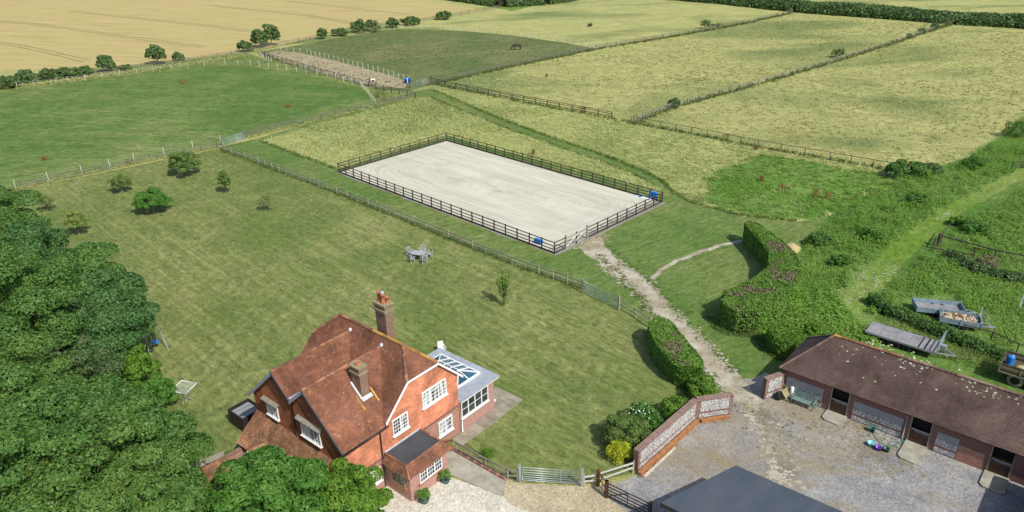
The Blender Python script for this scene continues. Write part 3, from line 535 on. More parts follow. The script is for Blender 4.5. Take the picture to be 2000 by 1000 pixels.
# chimneys
def stack(x0, x1, y0, y1, z0, z1, caps, mat, pots):
    c = MB().b(x0, x1, y0, y1, z0, z1).build('chimney', mat, H)
    for e, za, zb, mt in caps: MB().b(x0-e, x1+e, y0-e, y1+e, za, zb).build('chimney_course', mt, c)
    for x, y, z, r, h, mt in pots:
        MB().lathe([(r*1.05, 0), (r*1.1, .05), (r*.9, .08), (r*.82, h*.7), (r*.98, h*.72), (r*1.0, h), (r*.75, h), (r*.7, h*.4)], (x, y, z), 12).build('chimney_pot', mt, c)
    return c
bc = stack(-2.48, -1.85, 3.85, 4.85, 6.0, 9.75, [(.07, 9.38, 9.48, 'lichen_stone'), (.11, 9.48, 9.6, 'lichen_stone'), (.04, 9.752, 9.9, 'brick_chimney'), (.1, 9.9, 10.02, 'lichen_stone')], 'brick_chimney',
      [(-2.2, 4.62, 10.02, .15, .75, 'terracotta'), (-2.25, 4.22, 10.02, .16, .72, 'terracotta'), (-2.0, 4.05, 10.02, .13, .42, 'terracotta')])
MB().lathe([(.14, 0), (.14, .12), (.02, .17)], (-2.25, 4.22, 10.74), 10).build('chimney_cowl', 'lead', bc)
stack(-6.85, -6.25, 1.47, 2.3, 5.8, 8.15, [(.06, 7.84, 7.94, 'lichen_stone'), (.01, 8.152, 8.28, 'brick_chimney'), (.06, 8.28, 8.36, 'lichen_stone')], 'brick_chimney', [(-6.55, 1.9, 8.36, .15, .16, 'terracotta')])
MB().slab([(-6.95, 1.28, 6.06), (-6.15, 1.28, 6.06), (-6.15, 1.46, 6.24), (-6.95, 1.46, 6.24)], (0, -.02, .05)).build('chimney_flashing', 'lead_flash', H)
MB().slab([(-6.98, 1.4, 6.18), (-6.86, 1.4, 6.18), (-6.86, 2.35, 7.05), (-6.98, 2.35, 7.05)], (0, -.02, .05)).build('chimney_flashing', 'lead_flash', H)
for x in (-7.12, -5.98): ridge_run((x, .95, 5.76), (x, 1.7, 6.45), 'lichen_ridge', H, .25, .07, 'lichened_tile')
# porch
MB().b(-6.85, -3.6, -2.3, -.002, 0, 2.12).build('porch_wall', 'brick_new', H)
pr = MB().b(-6.8, -3.72, -2.02, -.01, 2.4, 2.66).build('porch_flat_roof', 'felt', H)
roof_plane([(-7.12, -2.62, 2.1), (-3.2, -2.62, 2.1), (-3.74, -2.0, 2.68), (-6.78, -2.0, 2.68)], 'roof_tiles', H, deck='porch_roof_skirt')
roof_plane([(-7.12, -.02, 2.1), (-7.12, -2.62, 2.1), (-6.78, -2.0, 2.68), (-6.78, -.02, 2.68)], 'lichen_tiles', H, deck='porch_roof_skirt')
roof_plane([(-3.2, -2.62, 2.1), (-3.2, -.02, 2.1), (-3.74, -.02, 2.68), (-3.74, -2.0, 2.68)], 'roof_tiles', H, deck='porch_roof_skirt')
ridge_run((-6.78, -2.02, 2.70), (-3.74, -2.02, 2.70), 'ridge_tiles', H, .3, .07); ridge_run((-6.78, -.1, 2.70), (-6.78, -2.02, 2.70), 'ridge_tiles', H, .3, .07); ridge_run((-3.74, -.1, 2.70), (-3.74, -2.02, 2.70), 'ridge_tiles', H, .3, .07); ridge_run((-6.78, -2.02, 2.70), (-7.1, -2.6, 2.14), 'ridge_tiles', H, .2, .07)
MB().b(-6.8, -3.72, -.09, -.005, 2.66, 2.76).build('lead_flashing', 'lead_flash', H)
window(H, (-6.1, -2.33, .98), (1, 0), 1.95, 1.05, lights=3, rows=3, cols=3, glass='glass', sill=False)
MB().b(-6.2, -4.05, -2.42, -2.302, .86, .96).build('brick_sill', 'orange_sill', H)
window(H, (-6.88, -.75, .98), (0, -1), 1.15, 1.02, lights=2, rows=1, cols=1, glass='glass', frame='oak_grey', sill=False, bars=False)
MB().b(-6.97, -6.852, -2.0, -.65, .86, .96).build('brick_sill', 'orange_sill', H)
# orangery
MB().b(.002, 3.6, -.08, 5.55, 0, 2.62).build('orangery_wall', 'brick_new', H)
MB().b(0, 3.98, -.28, 5.75, 2.62, 2.72).build('orangery_fascia', 'white_paint', H)
orf = MB().b(.004, 4.02, -.32, 5.79, 2.722, 2.80).build('orangery_flat_roof', 'lead', H)
window(H, (.08, -.11, 1.25), (1, 0), 2.78, 1.33, lights=4, rows=2, cols=1, glass='glass')
lx0, lx1, ly0, ly1, lz, lh = .95, 3.35, .95, 5.0, 2.80, .48; cx = (lx0+lx1)/2; ra, rb = (cx, ly0+1.05, lz+lh), (cx, ly1-1.05, lz+lh)
lan = MB().b(lx0, lx1, ly0, ly0+.1, lz, lz+.12).b(lx0, lx1, ly1-.1, ly1, lz, lz+.12).b(lx0, lx0+.1, ly0+.1, ly1-.1, lz, lz+.12).b(lx1-.1, lx1, ly0+.1, ly1-.1, lz, lz+.12).build('roof_lantern', 'white_paint', H)
q = .06; A_, B_, C_, D_ = (lx0+q, ly0+q, lz+.1), (lx1-q, ly0+q, lz+.1), (lx1-q, ly1-q, lz+.1), (lx0+q, ly1-q, lz+.1)
for f in ([A_, B_, ra], [B_, C_, rb, ra], [C_, D_, rb], [D_, A_, ra, rb]): MB().poly(f).build('pane', 'lantern_glass', lan)
def lbar(a, b): MB().bar(Vector(a)+Vector((0, 0, .02)), Vector(b)+Vector((0, 0, .02)), .07, .07).build('glazing_bar', 'white_paint', lan)
lbar(ra, rb); [lbar(a, b) for a, b in ((A_, ra), (B_, ra), (C_, rb), (D_, rb))]
for t in (0, .33, .67, 1): 
    y = ra[1]+(rb[1]-ra[1])*t; lbar((cx, y, lz+lh), (lx1-q, y, lz+.1)); lbar((cx, y, lz+lh), (lx0+q, y, lz+.1))
lbar(ra, (cx, ly0+q, lz+.1)); lbar(rb, (cx, ly1-q, lz+.1))
MB().tube([(.1, -.16, 2.6), (.1, -.16, .1)], .04, 8).build('downpipe', 'white_paint', H)
# lean-to at the foot of the twin gables with a cat-slide roof and small door gable
MB().b(-11.3, -9.705, 1.6, 9.0, 0, 2.0).build('lean_to_wall', 'brick', H)
roof_plane([(-11.62, 9.25, 1.9), (-11.62, 1.35, 1.9), (-9.72, 1.35, 3.45), (-9.72, 9.25, 3.45)], 'lichen_tiles', H, deck='lean_to_roof')
MB().b(-11.9, -11.31, 6.3, 7.4, 0, 2.15).build('lobby_wall', 'brick', H)
MB().slab([(-12.1, 7.6, 2.0), (-10.3, 7.6, 2.0), (-10.3, 6.85, 2.62), (-12.1, 6.85, 2.62)][::-1], (0, 0, .07)).build('lobby_roof', 'lichen_tiles', H)
MB().slab([(-12.1, 6.85, 2.62), (-10.3, 6.85, 2.62), (-10.3, 6.1, 2.0), (-12.1, 6.1, 2.0)][::-1], (0, 0, .07)).build('lobby_roof', 'lichen_tiles', H)
MB().bar((-12.13, 7.62, 1.98), (-12.13, 6.85, 2.64), .04, .16).bar((-12.13, 6.85, 2.64), (-12.13, 6.08, 1.98), .04, .16).build('barge_board', 'white_paint', H)
MB().b(-11.95, -11.9, 6.45, 7.25, 0, 1.95).build('door', 'grey_paint', H)

# ------------------------------------------------------------------ stable block (local x along the front, y to the back)
SA = (23.9, 43.15); SRZ = R(-41)
ST = thing('stable_block', 'long single-storey flint and brick stable block with brown hipped tile roof', 'stable', SA, SRZ)
D = 4.75; X0, X1 = -5.15, 17.0; HZ = 2.2
doors = [(-1.62, -.33), (3.68, 5.0), (8.45, 9.75)]
# front wall in panels between the doorways
def panel(a, b): 
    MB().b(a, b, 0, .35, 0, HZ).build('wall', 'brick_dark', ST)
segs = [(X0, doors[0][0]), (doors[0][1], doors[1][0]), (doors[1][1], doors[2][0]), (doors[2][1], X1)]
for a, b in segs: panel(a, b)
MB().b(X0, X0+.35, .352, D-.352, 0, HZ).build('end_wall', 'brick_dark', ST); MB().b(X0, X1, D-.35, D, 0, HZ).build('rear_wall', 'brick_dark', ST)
def field(a, b, z0, z1, mat, name, d=.02): MB().b(a, b, -d, -.002, z0, z1).build(name, mat, ST)
for a, b, fz in ((-4.85, -2.15, 1.05), (.0, 3.25, 1.0), (5.35, 6.65, 1.12)):
    field(a, b, fz+.02, 1.62, 'render_grey', 'render_panel', .015); field(a, b-.0, .62, fz, 'flint', 'flint_panel', .03); field(a, b, .08, .46, 'flint', 'flint_panel', .03)
    MB().b(a-.02, b, -.034, -.002, .47, .61).build('brick_band', 'brick_dark', ST)
MB().b(6.67, 8.2, -.045, -.002, .02, 1.25).build('brick_infill', 'brick', ST)
MB().tube([(3.42, -.07, 2.1), (3.42, -.07, .1)], .045, 8).build('downpipe', 'render_grey', ST)
# stable doors: open dark upper half, boarded lower leaf, pale frame
for a, b in doors:
    d = MB().b(a, a+.07, -.03, .1, 0, HZ-.02).b(b-.07, b, -.03, .1, 0, HZ-.02).b(a+.07, b-.07, -.03, .1, HZ-.1, HZ-.02).build('stable_door', 'oak_grey', ST)
    MB().b(a+.08, b-.08, .04, .09, .06, 1.2).build('lower_leaf', 'door_brown', d)
    n = 7
    for i in range(n): MB().b(a+.085+(b-a-.17)*i/n+.006, a+.085+(b-a-.17)*(i+1)/n-.006, .02, .04, .07, 1.19).build('board', 'door_brown', d)
    MB().b(a+.1, b-.1, -.005, .018, 1.1, 1.2).build('top_rail', 'render_grey', d); MB().b(a+.35, b-.1, -.02, -.006, 1.02, 1.06).build('bolt', 'lead', d)
    MB().b(a+.1, b-.1, .28, .3, 1.2, HZ-.1).build('painted_shade_panel', 'inner_shade_black', d)  # black panel behind the opening: the stable's inner shade put into its colour
# hipped roof
e = .28; rz_ = 4.85; ry = D/2; hx = -2.75; ez = 2.28
f1 = roof_plane([(X0-e, -e, ez), (X1, -e, ez), (X1, ry, rz_), (hx, ry, rz_)], 'stable_tiles', ST, w=.19, g=.12)
roof_plane([(X1, D+e, ez), (X0-e, D+e, ez), (hx, ry, rz_), (X1, ry, rz_)], 'stable_tiles', ST, w=.19, g=.12)
roof_plane([(X0-e, D+e, ez), (X0-e, -e, ez), (hx, ry, rz_)], 'stable_tiles', ST, deck='hip_end', w=.19, g=.12)
ridge_run((hx, ry, rz_+.03), (hx+1.0, ry, rz_+.03), 'lichen_ridge', ST); ridge_run((hx+1.0, ry, rz_+.03), (hx+4.6, ry, rz_+.03), 'ridge_tiles', ST); ridge_run((hx+4.6, ry, rz_+.03), (X1, ry, rz_+.03), 'dark_ridge', ST)
ridge_run((hx, ry, rz_+.02), (X0-e, -e, ez+.04), 'dark_ridge', ST, .2, .1, 'bonnet_tile'); ridge_run((hx, ry, rz_+.02), (X0-e, D+e, ez+.04), 'dark_ridge', ST, .2, .1, 'bonnet_tile')
# pale lichen rosettes on the slope (low flat growths)
plain('lichen_white', (.55, .56, .44), .9, var=.3, scale=9); plain('lichen_green', (.38, .40, .22), .9, var=.3, scale=9)
rng = np.random.default_rng(5); sv = Vector((0, ry+e, rz_-ez)).normalized(); sn = Vector((0, -sv.z, sv.y)); lm = {0: MB(), 1: MB()}
for cx_, cv, sx, sy, n in ((-.2, 4.05, .4, .12, 9), (1.0, 3.9, .5, .2, 14), (2.3, 3.7, .6, .25, 20), (3.4, 3.3, .4, .2, 8), (6.2, 3.3, .7, .3, 18), (7.4, 3.4, .7, .3, 14), (9.2, 3.5, .8, .3, 9), (1.6, 3.1, 1.2, .4, 9), (-1.2, 3.2, .6, .4, 8), (3, 2.2, 4, .7, 9), (8, 2.4, 3, .8, 6)):
    for i in range(n):
        x = cx_+rng.normal(0, sx); t = min(4.35, cv+rng.normal(0, sy)); r = rng.uniform(.025, .075); o = Vector((x, -e, ez))+sv*t+sn*.026; k = 7; ph = rng.uniform(0, 6)
        if x < X0 + t*.62 + .3: continue
        pts = [o+Vector((1, 0, 0))*r*1.3*rng.uniform(.7, 1.2)*math.cos(ph+2*PI*j/k)+sv*r*rng.uniform(.7, 1.2)*math.sin(ph+2*PI*j/k) for j in range(k)]; lm[i % 2].poly(pts)
for k, q in ((0, 'lichen_white'), (1, 'lichen_green')): o = lm[k].build('lichen', q, f1); o['kind'] = 'stuff'
# far wing of the yard turning back towards the house (only its shadow falls in view)
WG = thing('stable_wing', 'low brick stable wing at the right edge of the yard', 'stable', (SA[0]+math.cos(SRZ)*11.35, SA[1]+math.sin(SRZ)*11.35), SRZ)
MB().b(0, 4.5, -9.0, -.8, 0, 2.4).build('wall', 'brick_dark', WG)
roof_plane([(-.4, -.6, 2.35), (-.4, -9.4, 2.35), (2.3, -7, 4.9), (2.3, -2.6, 4.9)], 'stable_tiles', WG, w=.25, g=.16); roof_plane([(4.9, -9.4, 2.35), (4.9, -.6, 2.35), (2.3, -2.6, 4.9), (2.3, -7, 4.9)], 'stable_tiles', WG, w=.25, g=.16)
roof_plane([(4.9, -.6, 2.35), (-.4, -.6, 2.35), (2.3, -2.6, 4.9)], 'stable_tiles', WG, w=.25, g=.16)
# ramps at the doors
for (a, b, L), lb in zip(((-1.68, -.25, 1.2), (3.66, 5.02, 2.1), (8.4, 9.8, 1.7)), ('small concrete ramp at the stable door beside the green bench', 'large rounded concrete ramp at the middle stable door', 'concrete ramp at the right-hand stable door half in shadow')):
    o = MB().slab([(a, -.03, 0), (b, -.03, 0), (b, -L, 0), (b-.25, -L-.15, 0), (a+.25, -L-.1, 0), (a, -L+.15, 0)][::-1], (0, 0, .13)).build('ramp', 'concrete')
    o.location = (*SA, .01); o.rotation_euler[2] = SRZ; tag(o, lb, 'ramp', 'concrete ramps at the stable doors')

# ------------------------------------------------------------------ flint garden wall with brick coping and piers
m = M('coping_brick'); MT['coping_brick'] = m.out(m.mix(.6, m.ramp(m.orand(), [(0, (.17, .10, .085)), (.4, (.25, .15, .12)), (.75, (.31, .18, .13)), (1, (.22, .17, .145))]), m.ramp(m.noise(m.pos(), 7, 4, .7), [(.35, (.15, .11, .095)), (.65, (.34, .24, .19))])), .9, 0, .2)
def flint_wall(name, pts, h, t, label, z0=0.0):
    root = thing(name, label, 'wall', pts[0]); P = [Vector((p[0]-pts[0][0], p[1]-pts[0][1])) for p in pts]
    for i in range(len(P)-1):
        a, b = P[i], P[i+1]; d = (b-a).normalized(); n = Vector((-d.y, d.x)); L = (b-a).length; rz = math.atan2(d.y, d.x); loc = (a.x, a.y, 0)
        e0 = .22 if i == 0 else 0
        MB().b(0, L, 0, t, 0, h-.14).build('wall_core', 'brick_dark', root, loc, rz)
        MB().b(.26, L-.28, -.035, -.002, .62, h-.16).build('flint_panel', 'flint', root, loc, rz); MB().b(.2, L-.05, -.03, -.002, .12, .46).build('flint_panel', 'flint', root, loc, rz)
        k = int(L/.235)
        for j in range(k): MB().b(L*j/k+.006, L*(j+1)/k-.006, -.07, t+.05, h-.135, h+random.uniform(-.012, .012)).build('coping_brick', 'coping_brick', root, loc, rz)
        for x in (0, L-.26): 
            for j in range(int((h-.2)/.225)): MB().b(x+(0 if j % 2 else .0), x+(.24 if j % 2 else .16), -.045, -.004, .12+j*.225, .12+(j+1)*.225-.015)  .build('quoin_brick', 'coping_brick', root, loc, rz)
    return root
flint_wall('garden_wall', [(7.87, 38.20), (12.95, 43.55), (15.62, 44.05)], 1.72, .33, 'angled flint garden wall with brick coping between lawn and yard')
_c = lambda s, n: (SA[0]+math.cos(SRZ)*s-math.sin(SRZ)*n, SA[1]+math.sin(SRZ)*s+math.cos(SRZ)*n)
flint_wall('flint_wing_wall', [_c(-5.75, -1.65), _c(-5.0, -.03)], 1.85, .3, 'short flint and brick wall stub at the left end of the stables')
plain('rust_timber', (.34, .145, .06), .85, var=.35, scale=3); plain('pale_timber', (.52, .46, .34), .85, var=.25, scale=4)
def beam(name, a, b, w, h, mat, label, cat='timber', z=.02, group=None):
    a, b = Vector((*a, 0)), Vector((*b, 0)); d = b-a; o = MB(); n = 6; L = d.length
    o.b(0, L, -w/2, w/2, 0, h); q = o.build(name, mat, None, (a.x, a.y, z), math.atan2(d.y, d.x)); return tag(q, label, cat, group)
_wa, _wb, _wc = [(7.94, 37.82), (12.96, 43.14), (15.35, 43.59)]
beam('timber_baulk', _wa, _wb, .26, .28, 'rust_timber', 'long rust-coloured timber baulk along the foot of the flint wall', group='timbers along the flint wall')
beam('timber_baulk', (_wb[0]+.25, _wb[1]), _wc, .22, .26, 'rust_timber', 'shorter rust-coloured timber baulk under the far end of the flint wall', group='timbers along the flint wall')
beam('pale_plank', (_wa[0]+.3, _wa[1]-.15), ((_wa[0]+_wb[0])/2+.35, (_wa[1]+_wb[1])/2-.05), .16, .08, 'pale_timber', 'pale weathered plank lying on the gravel in front of the timber baulk', 'plank')

# ------------------------------------------------------------------ flat-roofed shed in the foreground
SH = thing('outbuilding', 'outbuilding with large plain slate-grey roof at the bottom of the picture', 'building', (13.38, 35.78))
_F, _L = Vector((0, 0, 2.4)), Vector((-5.51, -4.45, 3.8)); _r = Vector((4.79, -3.88, 0)).normalized()*14; _n = (_L-_F).cross(_r).normalized()
MB().slab([_F, _L, _L+_r, _F+_r], Vector((0, 0, .12))).build('sloping_roof', 'shed_roof', SH)
_i = lambda p, a, b: p+(_L-_F)*a+_r*b
_w = [_i(_F, .05, .02), _i(_F, .95, .02), _i(_F, .95, .98), _i(_F, .05, .98)]
MB().add([Vector((p.x, p.y, 0)) for p in _w]+[p-Vector((0, 0, .01)) for p in _w], [(0, 1, 5, 4), (1, 2, 6, 5), (2, 3, 7, 6), (3, 0, 4, 7), (4, 5, 6, 7)]).build('wall', 'brick_dark', SH)
for a, b in ((_F, _L), (_L, _L+_r), (_F+_r, _F)): 
    MB().bar(a+Vector((0, 0, -.02)), b+Vector((0, 0, -.02)), .05, .2).build('fascia', 'black_iron', SH)

# small outhouse behind the trees, low brick yard wall, dark store
OB = thing('outhouse', 'small outhouse with mossy tiled roof and blue-grey door beside the trees', 'outhouse', (-18.9, 36.6), R(35))
MB().b(-1.3, 1.0, -1.4, 1.2, 0, 1.9).build('wall', 'brick', OB); roof_plane([(-1.5, -1.6, 1.8), (1.2, -1.6, 1.8), (1.2, 0, 2.75), (-1.5, 0, 2.75)], 'lichen_tiles', OB, deck='roof'); roof_plane([(1.2, 1.4, 1.8), (-1.5, 1.4, 1.8), (-1.5, 0, 2.75), (1.2, 0, 2.75)], 'lichen_tiles', OB, deck='roof')
plain('blue_door', (.16, .21, .25), .6, var=.15); MB().b(1.0, 1.05, -.9, .9, 0, 2.0).build('door', 'blue_door', OB); MB().b(-.9, -.1, .6, .95, 2.4, 2.46).build('ridge_slab', 'pale_timber', OB)
HW = lambda x, y: (HA[0]+math.cos(HRZ)*x-math.sin(HRZ)*y, HA[1]+math.sin(HRZ)*x+math.cos(HRZ)*y)
YW = thing('yard_wall', 'low orange brick wall running from the lean-to towards the trees', 'wall', HW(-11.3, 8.9), HRZ)
MB().b(-2.2, 0, -.12, .12, 0, 1.5).build('wall_core', 'brick', YW); MB().b(-2.26, .0, -.15, .15, 1.5, 1.58).build('coping', 'brick_chimney', YW); MB().b(-2.5, -2.21, -.17, .17, 0, 1.7).build('pier', 'render_grey', YW)
sheet('house_paving', [HW(-14.5, 7.2), HW(-9.7, 9.3), HW(-11.5, 11.4), HW(-14.5, 12.2), HW(-16.5, 11.0), HW(-16, 8)], .02, 'paving', rough=(.3, .1), seed=21)
BS = thing('log_store', 'dark stained open-topped timber store standing behind the house gable', 'store', HW(-8.75, 12.9), HRZ)
plain('dark_stain', (.030, .022, .022), .75, var=.3); plain('corrugated', (.22, .23, .235), .6, var=.2)
MB().b(-.85, .85, -.95, -.87, 0, 1.25).b(-.85, .85, .87, .95, 0, 1.25).b(-.85, -.77, -.87, .87, 0, 1.25).b(.77, .85, -.87, .87, 0, 1.25).build('boarded_side', 'dark_stain', BS)
for i in range(7): MB().b(-.74, .74, -.84+i*.24, -.84+i*.24+(.19 if i % 2 else .22), .98+(.03 if i % 2 else 0), 1.02+(.03 if i % 2 else 0)).build('roof_sheet', 'corrugated' if i % 2 else 'render_grey', BS)

# ------------------------------------------------------------------ patio slabs beside the orangery and the concrete ramp
PT = tag(MB().poly([(x, y, 0) for x, y in [(-1.0, -1.12), (2.0, -1.18), (5.75, -1.1), (5.7, 1.6), (3.62, 1.6), (3.62, -.1), (-1.0, -.1)]]).build('patio', 'paving', None, (*HA, .03), HRZ), None, None, None, 'structure')
rng = random.Random(3); y = -1.1
for r_, (ya, yb) in enumerate(((-1.08, -.62), (-.6, -.12), (-.1, .45), (.47, 1.0), (1.02, 1.56))):
    x = -.95 if r_ < 2 else 3.66
    while x < 5.6:
        w = min(rng.choice((.45, .6, .75)), 5.68-x)
        if w > .1: MB().b(x, x+w-.02, ya, yb, .004, .018+rng.random()*.014).build('paving_slab', 'paving', PT)
        x += w
RP = tag(MB().slab([(-3.58, -2.45, .0), (-3.0, -6.4, 0), (-1.8, -5.8, 0), (-1.75, -1.0, 0), (-3.5, -.3, 0)], (0, 0, .06)).build('concrete_path', 'concrete', None, (*HA, .02), HRZ), None, None, None, 'structure')
KE = thing('brick_edging', 'low brick kerb along the concrete path below the post and rail fence', 'kerb', HW(-1.72, -1.0), HRZ)
for i in range(22): MB().b(-.1, .1, -.215*(i+1)+.006, -.215*i-.006, 0, .2+.02*math.sin(i*2.3)).build('brick', 'brick_dark' if i % 3 else 'brick', KE)

# ------------------------------------------------------------------ fences and gates
plain('creosote', (.055, .046, .036), .85, var=.35, scale=5); plain('cleft_oak', (.30, .27, .20), .9, var=.35, scale=5); plain('weathered', (.20, .18, .14), .9, var=.35, scale=5); plain('far_rail', (.15, .14, .105), .9, var=.3, scale=2)
plain('white_post', (.72, .73, .66), .6, var=.1); plain('galv', (.42, .47, .50), .45, .6, var=.15); plain('galv_blue', (.34, .44, .46), .5, .4, var=.15); plain('brown_gate', (.12, .055, .025), .75, var=.3); plain('pale_rail', (.50, .49, .44), .9, var=.3, scale=3)
_mc = {}
def shared(key, fn):
    if key not in _mc: _mc[key] = fn()
    return _mc[key]
def box_mesh(dx, dy, dz, mat, name, base=False, taper=0.0, n=0):
    def fn():
        mb = MB()
        if n: mb.tube([(0, 0, 0), (0, 0, dz*.97), (0, 0, dz)], [dx/2, dx/2*(1-taper), dx/2*(1-taper)*.8], n)
        else: mb.box((0, 0, dz/2 if base else 0), (dx, dy, dz))
        me = mb.mesh(name); me.materials.append(MT[mat]); return me
    return shared((dx, dy, dz, mat, name, n), fn)
def place(me, name, parent, loc, rot=(0, 0, 0), scale=(1, 1, 1)):
    o = bpy.data.objects.new(name, me); COL.objects.link(o); o.parent = parent; o.location = loc; o.rotation_euler = rot; o.scale = scale; return o
def along(pts, spacing):
    out = []
    for i in range(len(pts)-1):
        a, b = Vector(pts[i]), Vector(pts[i+1]); L = (b-a).length; k = max(1, round(L/spacing))
        for j in range(k): out.append(a+(b-a)*j/k)
    out.append(Vector(pts[-1])); return out
def fence(name, pts, label, spacing=2.2, h=1.2, rails=(.45, .8, 1.12), post=(.1, .1), rail=(.035, .09), pm='weathered', rm='weathered', rail_side=.0, wob=.02, tape=None, group=None, cat='fence', seed=1, lean=.03, round_=0):
    rg = random.Random(seed); root = thing(name, label, cat, (pts[0][0], pts[0][1], 0), 0, group); o0 = Vector(pts[0]); P = along(pts, spacing)
    pme = box_mesh(post[0], post[1], h, pm, 'post', True, .1, round_)
    for i, p in enumerate(P):
        d = P[min(i+1, len(P)-1)]-P[max(i-1, 0)]; place(pme, 'post', root, (p.x-o0.x, p.y-o0.y, -.05), (rg.uniform(-lean, lean), rg.uniform(-lean, lean), math.atan2(d.y, d.x)+rg.uniform(-.1, .1)), (1, 1, rg.uniform(.95, 1.04)))
    rme = box_mesh(1, rail[0], rail[1], rm, 'rail') if rails else None
    for i in range(len(P)-1):
        a, b = P[i]-o0, P[i+1]-o0; d = b-a; L = d.length; yaw = math.atan2(d.y, d.x); n = Vector((-d.y, d.x)).normalized()*rail_side
        for z in rails:
            za, zb = z+rg.uniform(-wob, wob), z+rg.uniform(-wob, wob)
            place(rme, 'rail', root, ((a.x+b.x)/2+n.x, (a.y+b.y)/2+n.y, (za+zb)/2), (rg.uniform(-.1, .1)*min(1, wob*20), -math.atan2(zb-za, L), yaw), (L+.04, 1, 1))
    if tape:
        t = MB()
        for z in tape[0]:
            for i in range(len(P)-1):
                a, b = P[i]-o0, P[i+1]-o0; m_ = (a+b)/2; t.bar((a.x, a.y, z), (m_.x, m_.y, z-.03), tape[1], tape[1]*1.4); t.bar((m_.x, m_.y, z-.03), (b.x, b.y, z), tape[1], tape[1]*1.4)
        t.build('wire', tape[2], root)
    return root
# arena: four sides of creosoted post and rail with kickboards, opening for the gate
def arena_side(name, a, b, label, n, gate=None):
    a, b = Vector(a), Vector(b); d = (b-a)/n; root = thing(name, label, 'fence', (a.x, a.y, 0), 0, 'arena post and rail fence sides'); yaw = math.atan2(d.y, d.x); L = d.length
    pme = box_mesh(.11, .11, 1.42, 'creosote', 'post', True); rme = box_mesh(1, .04, .10, 'creosote', 'rail'); kme = box_mesh(1, .035, .22, 'creosote', 'kickboard')
    for i in range(n):
        place(pme, 'post', root, (d.x*i, d.y*i, 0), (random.uniform(-.01, .01), random.uniform(-.01, .01), yaw))
        if gate and gate[0] <= i < gate[1]: continue
        for z in (.52, .9, 1.32): place(rme, 'rail', root, (d.x*(i+.5), d.y*(i+.5), z), (0, 0, yaw), (L, 1, 1))
        place(kme, 'kickboard', root, (d.x*(i+.5), d.y*(i+.5), .14), (0, 0, yaw), (L, 1, 1))
    return root
arena_side('arena_fence', AR[3], AR[0], 'dark post and rail fence along the near long side of the sand arena', 22)
arena_side('arena_fence', AR[0], AR[1], 'dark post and rail fence along the right short side of the arena, with gate', 11, (1, 3))
arena_side('arena_fence', AR[1], AR[2], 'dark post and rail fence along the far long side of the sand arena', 22)
arena_side('arena_fence', AR[2], AR[3], 'dark post and rail fence along the left short side of the sand arena', 11)
# arena gate with white diagonal braces
_d = (Vector(AR[1])-Vector(AR[0]))/11; ga = Vector(AR[0])+_d*1.93; L = _d.length*1.75; gt = thing('arena_gate', 'grey arena gate with two pale diagonal braces above the bare earth', 'gate', (ga.x, ga.y, 0), math.atan2(_d.y, _d.x))
ga0 = Vector(AR[0])+_d*1.0; gt.location = (ga0.x, ga0.y, 0); L = _d.length*2
for z in (.35, .6, .85, 1.2): MB().b(.1, L-.1, -.02, .02, z-.035, z+.035).build('rail', 'far_rail', gt)
MB().b(.06, .12, -.03, .03, .2, 1.3).build('stile', 'cleft_oak', gt); MB().b(L-.12, L-.06, -.03, .03, .2, 1.3).build('stile', 'cleft_oak', gt)
MB().bar((.15, -.04, .3), (L*.55, -.04, 1.22), .04, .09).build('brace', 'white_post', gt); MB().bar((L*.45, -.04, .45), (L*.78, -.04, 1.0), .04, .06).build('brace', 'white_post', gt)
for x in (0, L): MB().b(x-.09, x+.09, -.09, .09, 0, 1.6).build('gate_post', 'cleft_oak', gt)

# garden post and rail fence from the field corner to the yard path
fence('garden_fence', [(-44.88, 112.20), (-39.22, 107.24), (-31.13, 99.58), (-23.98, 92.82), (-17.63, 86.81), (-12.60, 81.93), (-5.58, 75.00), (-0.02, 69.48), (6.71, 63.67)], 'weathered post and rail fence between garden lawn and arena mowing', 1.95, 1.15, (.42, .85), (.11, .11), (.05, .08), 'cleft_oak', 'weathered', wob=.07, tape=((.3, .6, .95), .012, 'pale_rail'), seed=4, lean=.05, round_=6)
fence('garden_fence', [(9.74, 59.93), (10.87, 58.21), (11.84, 56.39)], 'short post and rail fence between metal garden gate and clipped hedge', 1.9, 1.15, (.42, .85), (.11, .11), (.05, .08), 'cleft_oak', 'cleft_oak', wob=.06, seed=6, lean=.05, round_=6)
def metal_gate(name, a, b, label, h=1.15, bars=7, mat='galv', posts=True, group='galvanised field gates', pm='cleft_oak'):
    a, b = Vector(a), Vector(b); d = b-a; L = d.length; g = thing(name, label, 'gate', (a.x, a.y, 0), math.atan2(d.y, d.x), group); x0, x1 = .14, L-.14
    for i in range(bars):
        z = .16+(h-.16)*(i/(bars-1))**1.15; MB().tube([(x0, 0, z), (x1, 0, z)], .024, 6).build('bar', mat, g)
    for x in (x0, x1): MB().tube([(x, 0, .14), (x, 0, h+.02)], .03, 6).build('stile', mat, g)
    for x in (x0+(x1-x0)*.34, x0+(x1-x0)*.67): MB().b(x-.025, x+.025, -.012, .012, .16, h).build('upright', mat, g)
    if posts:
        for x in (0, L): MB().b(x-.08, x+.08, -.08, .08, 0, h+.25).build('gate_post', pm, g)
    return g
metal_gate('metal_gate', *[(6.66, 63.05), (9.59, 59.56)], 'galvanised seven-bar gate in the garden fence near the dirt path', 1.25)
metal_gate('metal_gate', *[(0.22, 37.53), (4.17, 36.99)], 'wide galvanised seven-bar gate between house lawn and sandy forecourt', 1.2, pm='galv')
metal_gate('metal_gate', *[(-44.96, 114.08), (-42.59, 117.53)], 'pale blue metal gate into the green paddock behind the garden trees', 1.2, mat='galv_blue', pm='weathered')
metal_gate('metal_gate', *[(-19.68, 151.88), (-16.63, 155.82)], 'pale metal gate in the distance beside the blue water trough', 1.2, bars=5, pm='weathered')
